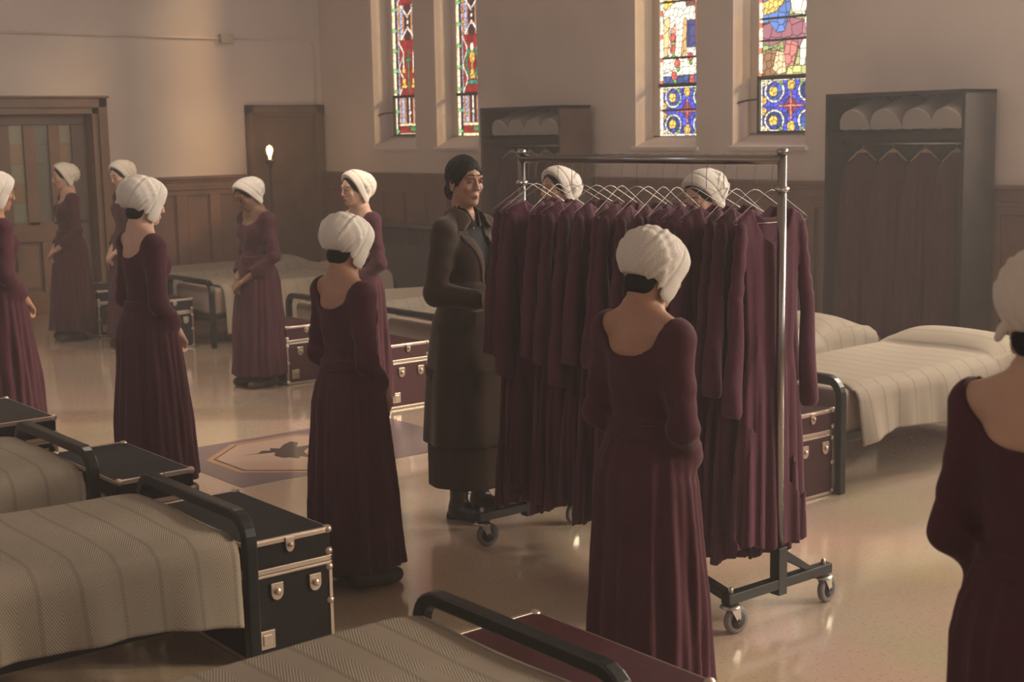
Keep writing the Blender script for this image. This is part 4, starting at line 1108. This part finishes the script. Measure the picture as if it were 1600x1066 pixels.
    g.mesh('dress', 'dress', p)
    # ---- belt
    g = G((-.19, -.16, .93), (.19, .17, 1.05), .005)
    def belt(x, y, z):
        rx, ry_, cy_ = prof([(.93, .158, .122, 0), (.97, .146, .113, 0), (1.03, .134, .104, 0)], z)
        d = (np.sqrt((x/rx)**2+((y-cy_)/ry_)**2)-1)*np.minimum(rx, ry_)+.0012*np.sin(200*z+15*x)
        return np.maximum(d, np.abs(z-.992)-.026).astype(np.float32)
    g.add(belt, (-.17, -.14, .95), (.17, .14, 1.03)); g.mesh('belt', 'dress', p)
    # ---- boots
    for q in (-1, 1):
        g = G((q*.095-.07, -.10, -.005), (q*.095+.07, .20, .20), .006)
        g.cap((q*.09, -.015, .18), (q*.09, -.02, .07), .050, .045)
        g.chain([(q*.09, -.03, .045), (q*.098, .10, .040), (q*.105, .145, .034)], [.044, .042, .034], .03, .02)
        g.sub(lambda x, y, z: z.astype(np.float32)+.0*x, (q*.095-.1, -.12, -.02), (q*.095+.1, .22, .2))
        g.mesh('boot', 'brown_boot', p)
    sc = target[2]/ztop; p.scale = (sc*wid, sc*wid, sc)
    c_, s_ = math.cos(rz), math.sin(rz)
    p.location = (target[0]-sc*wid*(c_*cx-s_*cy), target[1]-sc*wid*(s_*cx+c_*cy), 0)
    PEOPLE.append(p); return p
F, N = PI, 0.
person((-13.10, 5.09, 1.69), 0, F-.15, .10, .1, 'skin_pale', 'woman by the glazed door at far left, hands clasped, facing left', 1, .008, far=True)
person((-12.25, 5.28, 1.71), 0, F, .28, .25, 'skin_pale', 'woman half hidden behind the back-turned woman at left, looking down', 2, .008, far=True)
person((-9.58, 5.12, 1.60), 0, F+.05, .45, .10, 'skin_brown', 'woman at centre left with bowed head and clasped hands, in front of a red trunk', 3, .007, 1.05, far=True)
person((-8.13, 5.18, 1.665), 0, F, .06, .0, 'skin_pale', 'woman facing left behind the back-turned woman near the coat', 4, .007, far=True)
person((-6.07, 5.22, 1.705), 0, F, -.02, .0, 'skin_tan', 'woman seen through the hangers at the left of the rack, face turned this way', 5, .007, far=True)
person((-4.92, 5.17, 1.70), 0, F, .36, .05, 'skin_pale', 'woman seen through the hangers at the right of the rack, head bowed', 6, .007, far=True)
person((-9.01, 3.01, 1.725), 0, N, .12, -.05, 'skin_tan', 'woman cut by the left edge, in profile facing right', 7, .006)
person((-6.96, 3.09, 1.715), 0, N, .18, .10, 'skin_pale', 'woman at left with her back turned, left of the floor medallion', 8, .006)
person((-4.99, 3.10, 1.585), 0, N, .25, .12, 'skin_tan', 'woman with her back turned and low round neckline, beside the black trunk', 9, .0055)
person((-3.16, 3.08, 1.605), 0, N, .38, -.02, 'skin_tan', 'woman in front of the garment rack with head bowed, back turned', 10, .005)
person((-1.54, 2.615, 1.655), 0, N, .10, .1, 'skin_pale', 'woman cut by the right edge, back turned, nearest the camera', 11, .005, nw=1.12)

# ------------------------------------------------------------------ the woman in the long coat
def coat_woman(loc, rz, label):
    p = empty('person', loc, rz, label, 'person')
    res = .0038
    Sr, Er, Wr = np.array((.170, -.01, 1.325)), np.array((.235, -.02, 1.06)), np.array((.17, .20, 1.035))   # her right arm (local +x) reaches forward
    Sl, El, Wl = np.array((-.170, -.01, 1.325)), np.array((-.235, -.03, 1.06)), np.array((-.15, .19, 1.02))
    g = G((-.32, -.22, 0), (.32, .36, 1.76), res); torso(g, -.006)
    for a_, b_, c_ in ((Sr, Er, Wr), (Sl, El, Wl)): g.chain([a_, b_, c_], [.045, .038, .025], .03, .012)
    for q in (-1, 1):
        g.chain([(q*.075, -.005, .86), (q*.085, 0, .47), (q*.09, -.01, .08)], [.085, .055, .036], .03, .02)
        g.cap((q*.09, -.02, .05), (q*.10, .12, .03), .034, .026, .02)
    hand(g, Wr, (-.2, 1, .05), (-.3, .1, 1), (-1, .2, -.1), 1); hand(g, Wl, (.2, 1, .05), (.3, .1, 1), (1, .2, -.1), -1)
    Rm, hc = head_frame(g, -.02, -.30); hc = hc+np.array((0, 0, .03))
    nb = hc+Rm@np.array((0, -.032, -.055))
    g.cap((0, -.02, 1.33), nb, .056, .048, .04); g.cap(nb, hc+Rm@np.array((0, -.03, -.01)), .048, .05, .02)
    g.frame(Rm, hc); face(g); g.frame(); g.mesh('body', 'skin_tan', p)
    # hair swept back into a low bun
    g = G(hc-.20, hc+.18, .0045); g.frame(Rm, hc)
    g.ell((0, -.020, .038), (.083, .101, .092)); g.ell((0, -.06, -.035), (.062, .045, .05), .02)
    def fc(x, y, z):
        e = np.sqrt((x/.066)**2+((z+.030)/.090)**2)-1; return np.maximum(e*.06, .030-y).astype(np.float32)
    g.sub(fc, (-.2, -.2, -.2), (.2, .2, .2), .01)
    g.sub(lambda x, y, z: np.maximum(.0+z+.012, -.030-y+.0*x).astype(np.float32), (-.2, -.2, -.2), (.2, .2, .2))
    g.ell((.0, -.118, -.030), (.040, .030, .046), .008)
    v, x, y, z = g.blk((-.2, -.2, -.2), (.2, .2, .2)); v += (.0013*np.sin(150*(z-.5*y)+240*np.abs(x-.01))+.0008*np.sin(420*np.abs(x-.01)+90*z)+.0022*np.exp(-((x-.012)/.003)**2)*(y > -.02)*(z > .09)).astype(np.float32)
    g.frame(); g.mesh('hair', 'hair', p)
    M4 = Matrix(Rm.tolist()).to_4x4(); M4.translation = Vector(hc)
    for q in (-1, 1):
        gl = G((q*.0305-.02, .055, -.012), (q*.0305+.02, .098, .032), .0013)
        gl.ell((q*.0305, .0733, .0095), (.0135, .0120, .0112))
        gl.sub(lambda x, y, z: ((np.sqrt(((x-q*.0305)/.0118)**2+((z-.0085+.10*np.abs(x-q*.0305))/.0037)**2)-1)*.004+0*y).astype(np.float32), (q*.0305-.02, .075, -.01), (q*.0305+.02, .1, .03))
        gl.ell((q*.0305, .0733, .0095), (.0115, .0103, .0098), sub=True)
        el_ = gl.mesh('eyelid', 'skin_tan', p); el_.matrix_local = M4
        e = MB().lathe([(.001, -.0105), (.007, -.008), (.0102, -.003), (.0102, .003), (.007, .008), (.001, .0105)], (0, 0, 0), 'y', 16).build('eye', 'eye_white', p, smooth=True)
        e.matrix_local = M4@Matrix.Translation((q*.0305, .0738, .0095)) @ Matrix.Scale(1, 4)
        i_ = MB().lathe([(.0058, 0), (.0054, .0014), (.001, .0020)], (0, .0088, .0), 'y', 16).build('iris', 'iris', e, smooth=True)
        lid = MB().tube([(q*.013, .0865, .0115), (q*.022, .0885, .0175), (q*.032, .0865, .0185), (q*.042, .0795, .0145), (q*.047, .073, .010)], [.0012, .0018, .002, .0018, .0008], 6).build('eyelash', 'hair', p, smooth=True); lid.matrix_local = M4
        bw = MB().tube([(q*.012, .0925, .0335), (q*.022, .0920, .0375), (q*.034, .0875, .0395), (q*.050, .0735, .0345)], [.0020, .0032, .0030, .0010], 6).build('eyebrow', 'hair', p, smooth=True); bw.matrix_local = M4
    lips(p, M4, 'lips')
    # dark shirt with open collar
    g = G((-.22, -.17, .78), (.22, .20, 1.46), .006); torso(g, .003)
    g.cap((0, -.02, 1.34), (0, -.012, 1.415), .062, .058, .02)
    g.sub(lambda x, y, z: np.maximum(np.abs(x)-np.clip((z-1.33)*.55, 0, .06), .0-y).astype(np.float32), (-.1, -.02, 1.2), (.1, .25, 1.5))
    g.cap((0, -.02, 1.36), (0, -.01, 1.6), .0505, sub=True)
    g.mesh('shirt', 'shirt', p)
    g = G((-.13, -.13, 1.33), (.13, .16, 1.47), .003)
    def sc_(x, y, z):
        rr = np.sqrt((x/1.0)**2+((y+.014)/.95)**2); r0 = .060+(1.435-z)*.30
        d = np.abs(rr-r0)-.006
        return np.maximum.reduce([d, z-(1.432-.12*np.clip(y, 0, .1)+0*x), (1.365-.30*np.clip(y, 0, .1))-z+0*x, np.where(y > 0, (.010+(z-1.345)*.42)-np.abs(x)+0*y, -1)]).astype(np.float32)
    g.add(sc_, (-.12, -.12, 1.34), (.12, .14, 1.45)); g.mesh('shirt_collar', 'shirt', p)
    # the coat
    g = G((-.36, -.32, .30), (.36, .36, 1.47), .0065); torso(g, .016)
    fp = pleats(5, (3, 5, 8)); CT = [(.34, .262, .240, -.0), (.70, .235, .205, -.0), (.92, .200, .160, -.005), (1.02, .155, .125, 0), (1.08, .145, .115, 0)]
    def cs(x, y, z):
        rx, ry_, cy_ = prof(CT, z); a = np.arctan2((y-cy_)/ry_, x/rx); A = np.interp(z, [.35, 1.0], [.024, .001]).astype(np.float32)
        return np.maximum((np.sqrt((x/rx)**2+((y-cy_)/ry_)**2)-1)*np.minimum(rx, ry_)*.9+A*fp(a), np.maximum(z-1.09, .37-z)).astype(np.float32)
    g.add(cs, (-.32, -.30, .34), (.32, .30, 1.09), .02)
    for a_, b_, c_ in ((Sr, Er, Wr), (Sl, El, Wl)):
        wr = lambda x, y, z, h: .0035*np.sin(70*z+30*y)*np.sin(25*x)
        g.cap(a_+np.array((0, 0, -.002)), b_, .062, .056, .035, fn=wr); g.cap(b_, b_*.12+c_*.88, .057, .047, .012, fn=wr)
    for q in (-1, 1): g.cap((q*.09, -.02, 1.375), (q*.172, -.012, 1.345), .030, .036, .03)
    # front opening: a wedge narrowing to the waist
    g.sub(lambda x, y, z: np.maximum(np.abs(x)-np.clip((z-1.06)*.26, 0, .078), .02-y).astype(np.float32), (-.2, -.05, 1.0), (.2, .3, 1.5))
    g.sub(lambda x, y, z: np.maximum(np.abs(x-.004)-.004, .06-y).astype(np.float32), (-.03, .0, .3), (.03, .34, 1.08))
    g.cap((0, -.02, 1.36), (0, -.01, 1.6), .064, sub=True)
    # collar roll at the nape
    g.cap((-.055, -.070, 1.40), (.055, -.070, 1.40), .018, k=.02)
    g.mesh('coat', 'coat', p)
    for q in (-1, 1):
        g = G((min(0, q*.2), .0, 1.04), (max(0, q*.2), .2, 1.36), .0045); torso(g, .023)
        g.D = np.maximum(g.D, -.15)
        v, x, y, z = g.blk((-.3, -.3, 1), (.3, .3, 1.5)); ax = x*q
        inner = .001+np.clip((z-1.06)*.26, 0, .078)-ax
        outer = ax-(.012+np.clip((z-1.06)*.44, 0, .112))
        peak = (z-1.300)+(ax-.07)*-.35
        v[...] = np.maximum.reduce([v, inner+.0*y, outer+.0*y, peak+.0*y, .03-y+0*x+0*z, 1.065-z+0*x+0*y]).astype(np.float32)
        g.mesh('lapel', 'coat_lapel', p)
    g = G((-.17, -.17, 1.28), (.17, .17, 1.47), .0045)
    def cc_(x, y, z):
        rr = np.sqrt(x*x+((y+.016)/.92)**2); r0 = .074+(1.428-z)*(.55+.25*(y > 0))
        return np.maximum.reduce([np.abs(rr-r0)*.85-.0065, z-(1.432-.35*np.clip(y+.01, 0, .2)+0*x), (1.352-.30*np.clip(y, 0, .1))-z+0*x, np.where(y > 0, .060-np.abs(x)+0*z, -1+0*z+0*x), y-.075+0*x+0*z]).astype(np.float32)
    g.add(cc_, (-.15, -.15, 1.30), (.15, .14, 1.45))
    g.mesh('coat_collar', 'coat_lapel', p)
    for q in (-1, 1): MB().prism([(q*.10, .985), (q*.20, .985), (q*.205, .925), (q*.10, .925)], 'y', .150, .19).build('pocket_flap', 'coat', p, bevel=.003)
    # skirt beneath
    g = G((-.32, -.30, .10), (.32, .30, .75), .007); fp2 = pleats(8, (4, 7, 11))
    g.add(lambda x, y, z: np.maximum((np.sqrt((x/.225)**2+(y/.205)**2)-1)*.2+.012*fp2(np.arctan2(y, x)), np.maximum(z-.72, .165-z)).astype(np.float32), (-.27, -.25, .14), (.27, .25, .73))
    g.mesh('skirt', 'under_skirt', p)
    for q in (-1, 1):
        bt = None
        g = G((q*.095-.07, -.12, -.005), (q*.095+.07, .20, .42), .0055)
        g.chain([(q*.088, -.012, .38), (q*.09, -.012, .22), (q*.09, -.018, .07)], [.056, .050, .044], 0, .03)
        g.chain([(q*.09, -.03, .045), (q*.096, .10, .038), (q*.10, .14, .032)], [.042, .040, .034], .03, .02)
        g.sub(lambda x, y, z: z.astype(np.float32)+.0*x, (q*.095-.1, -.15, -.02), (q*.095+.1, .22, .2))
        g.cap((q*.09, -.06, .008), (q*.09, -.05, .03), .032, k=.004)
        bt = g.mesh('boot', 'boot', p)
        s = MB()
        for k in range(8):
            z = .12+k*.03; y = .045+(.035 if k == 0 else 0)*1; y = np.interp(z, [.1, .14, .36], [.055, .035, .042])
            s.tube([(q*.09-.022, y-.004, z), (q*.09, y+.007, z+.008), (q*.09+.022, y-.004, z+.014)], .0022, 5)
        s.build('laces', 'rubber', bt, smooth=True)
    return p
cwp = coat_woman((-5.50, 4.10, 0), -PI/2+.30, 'dark-haired woman in a long brown coat, reaching into the rack of dresses')
cwp.scale = (1.0, 1.0, 1.075)
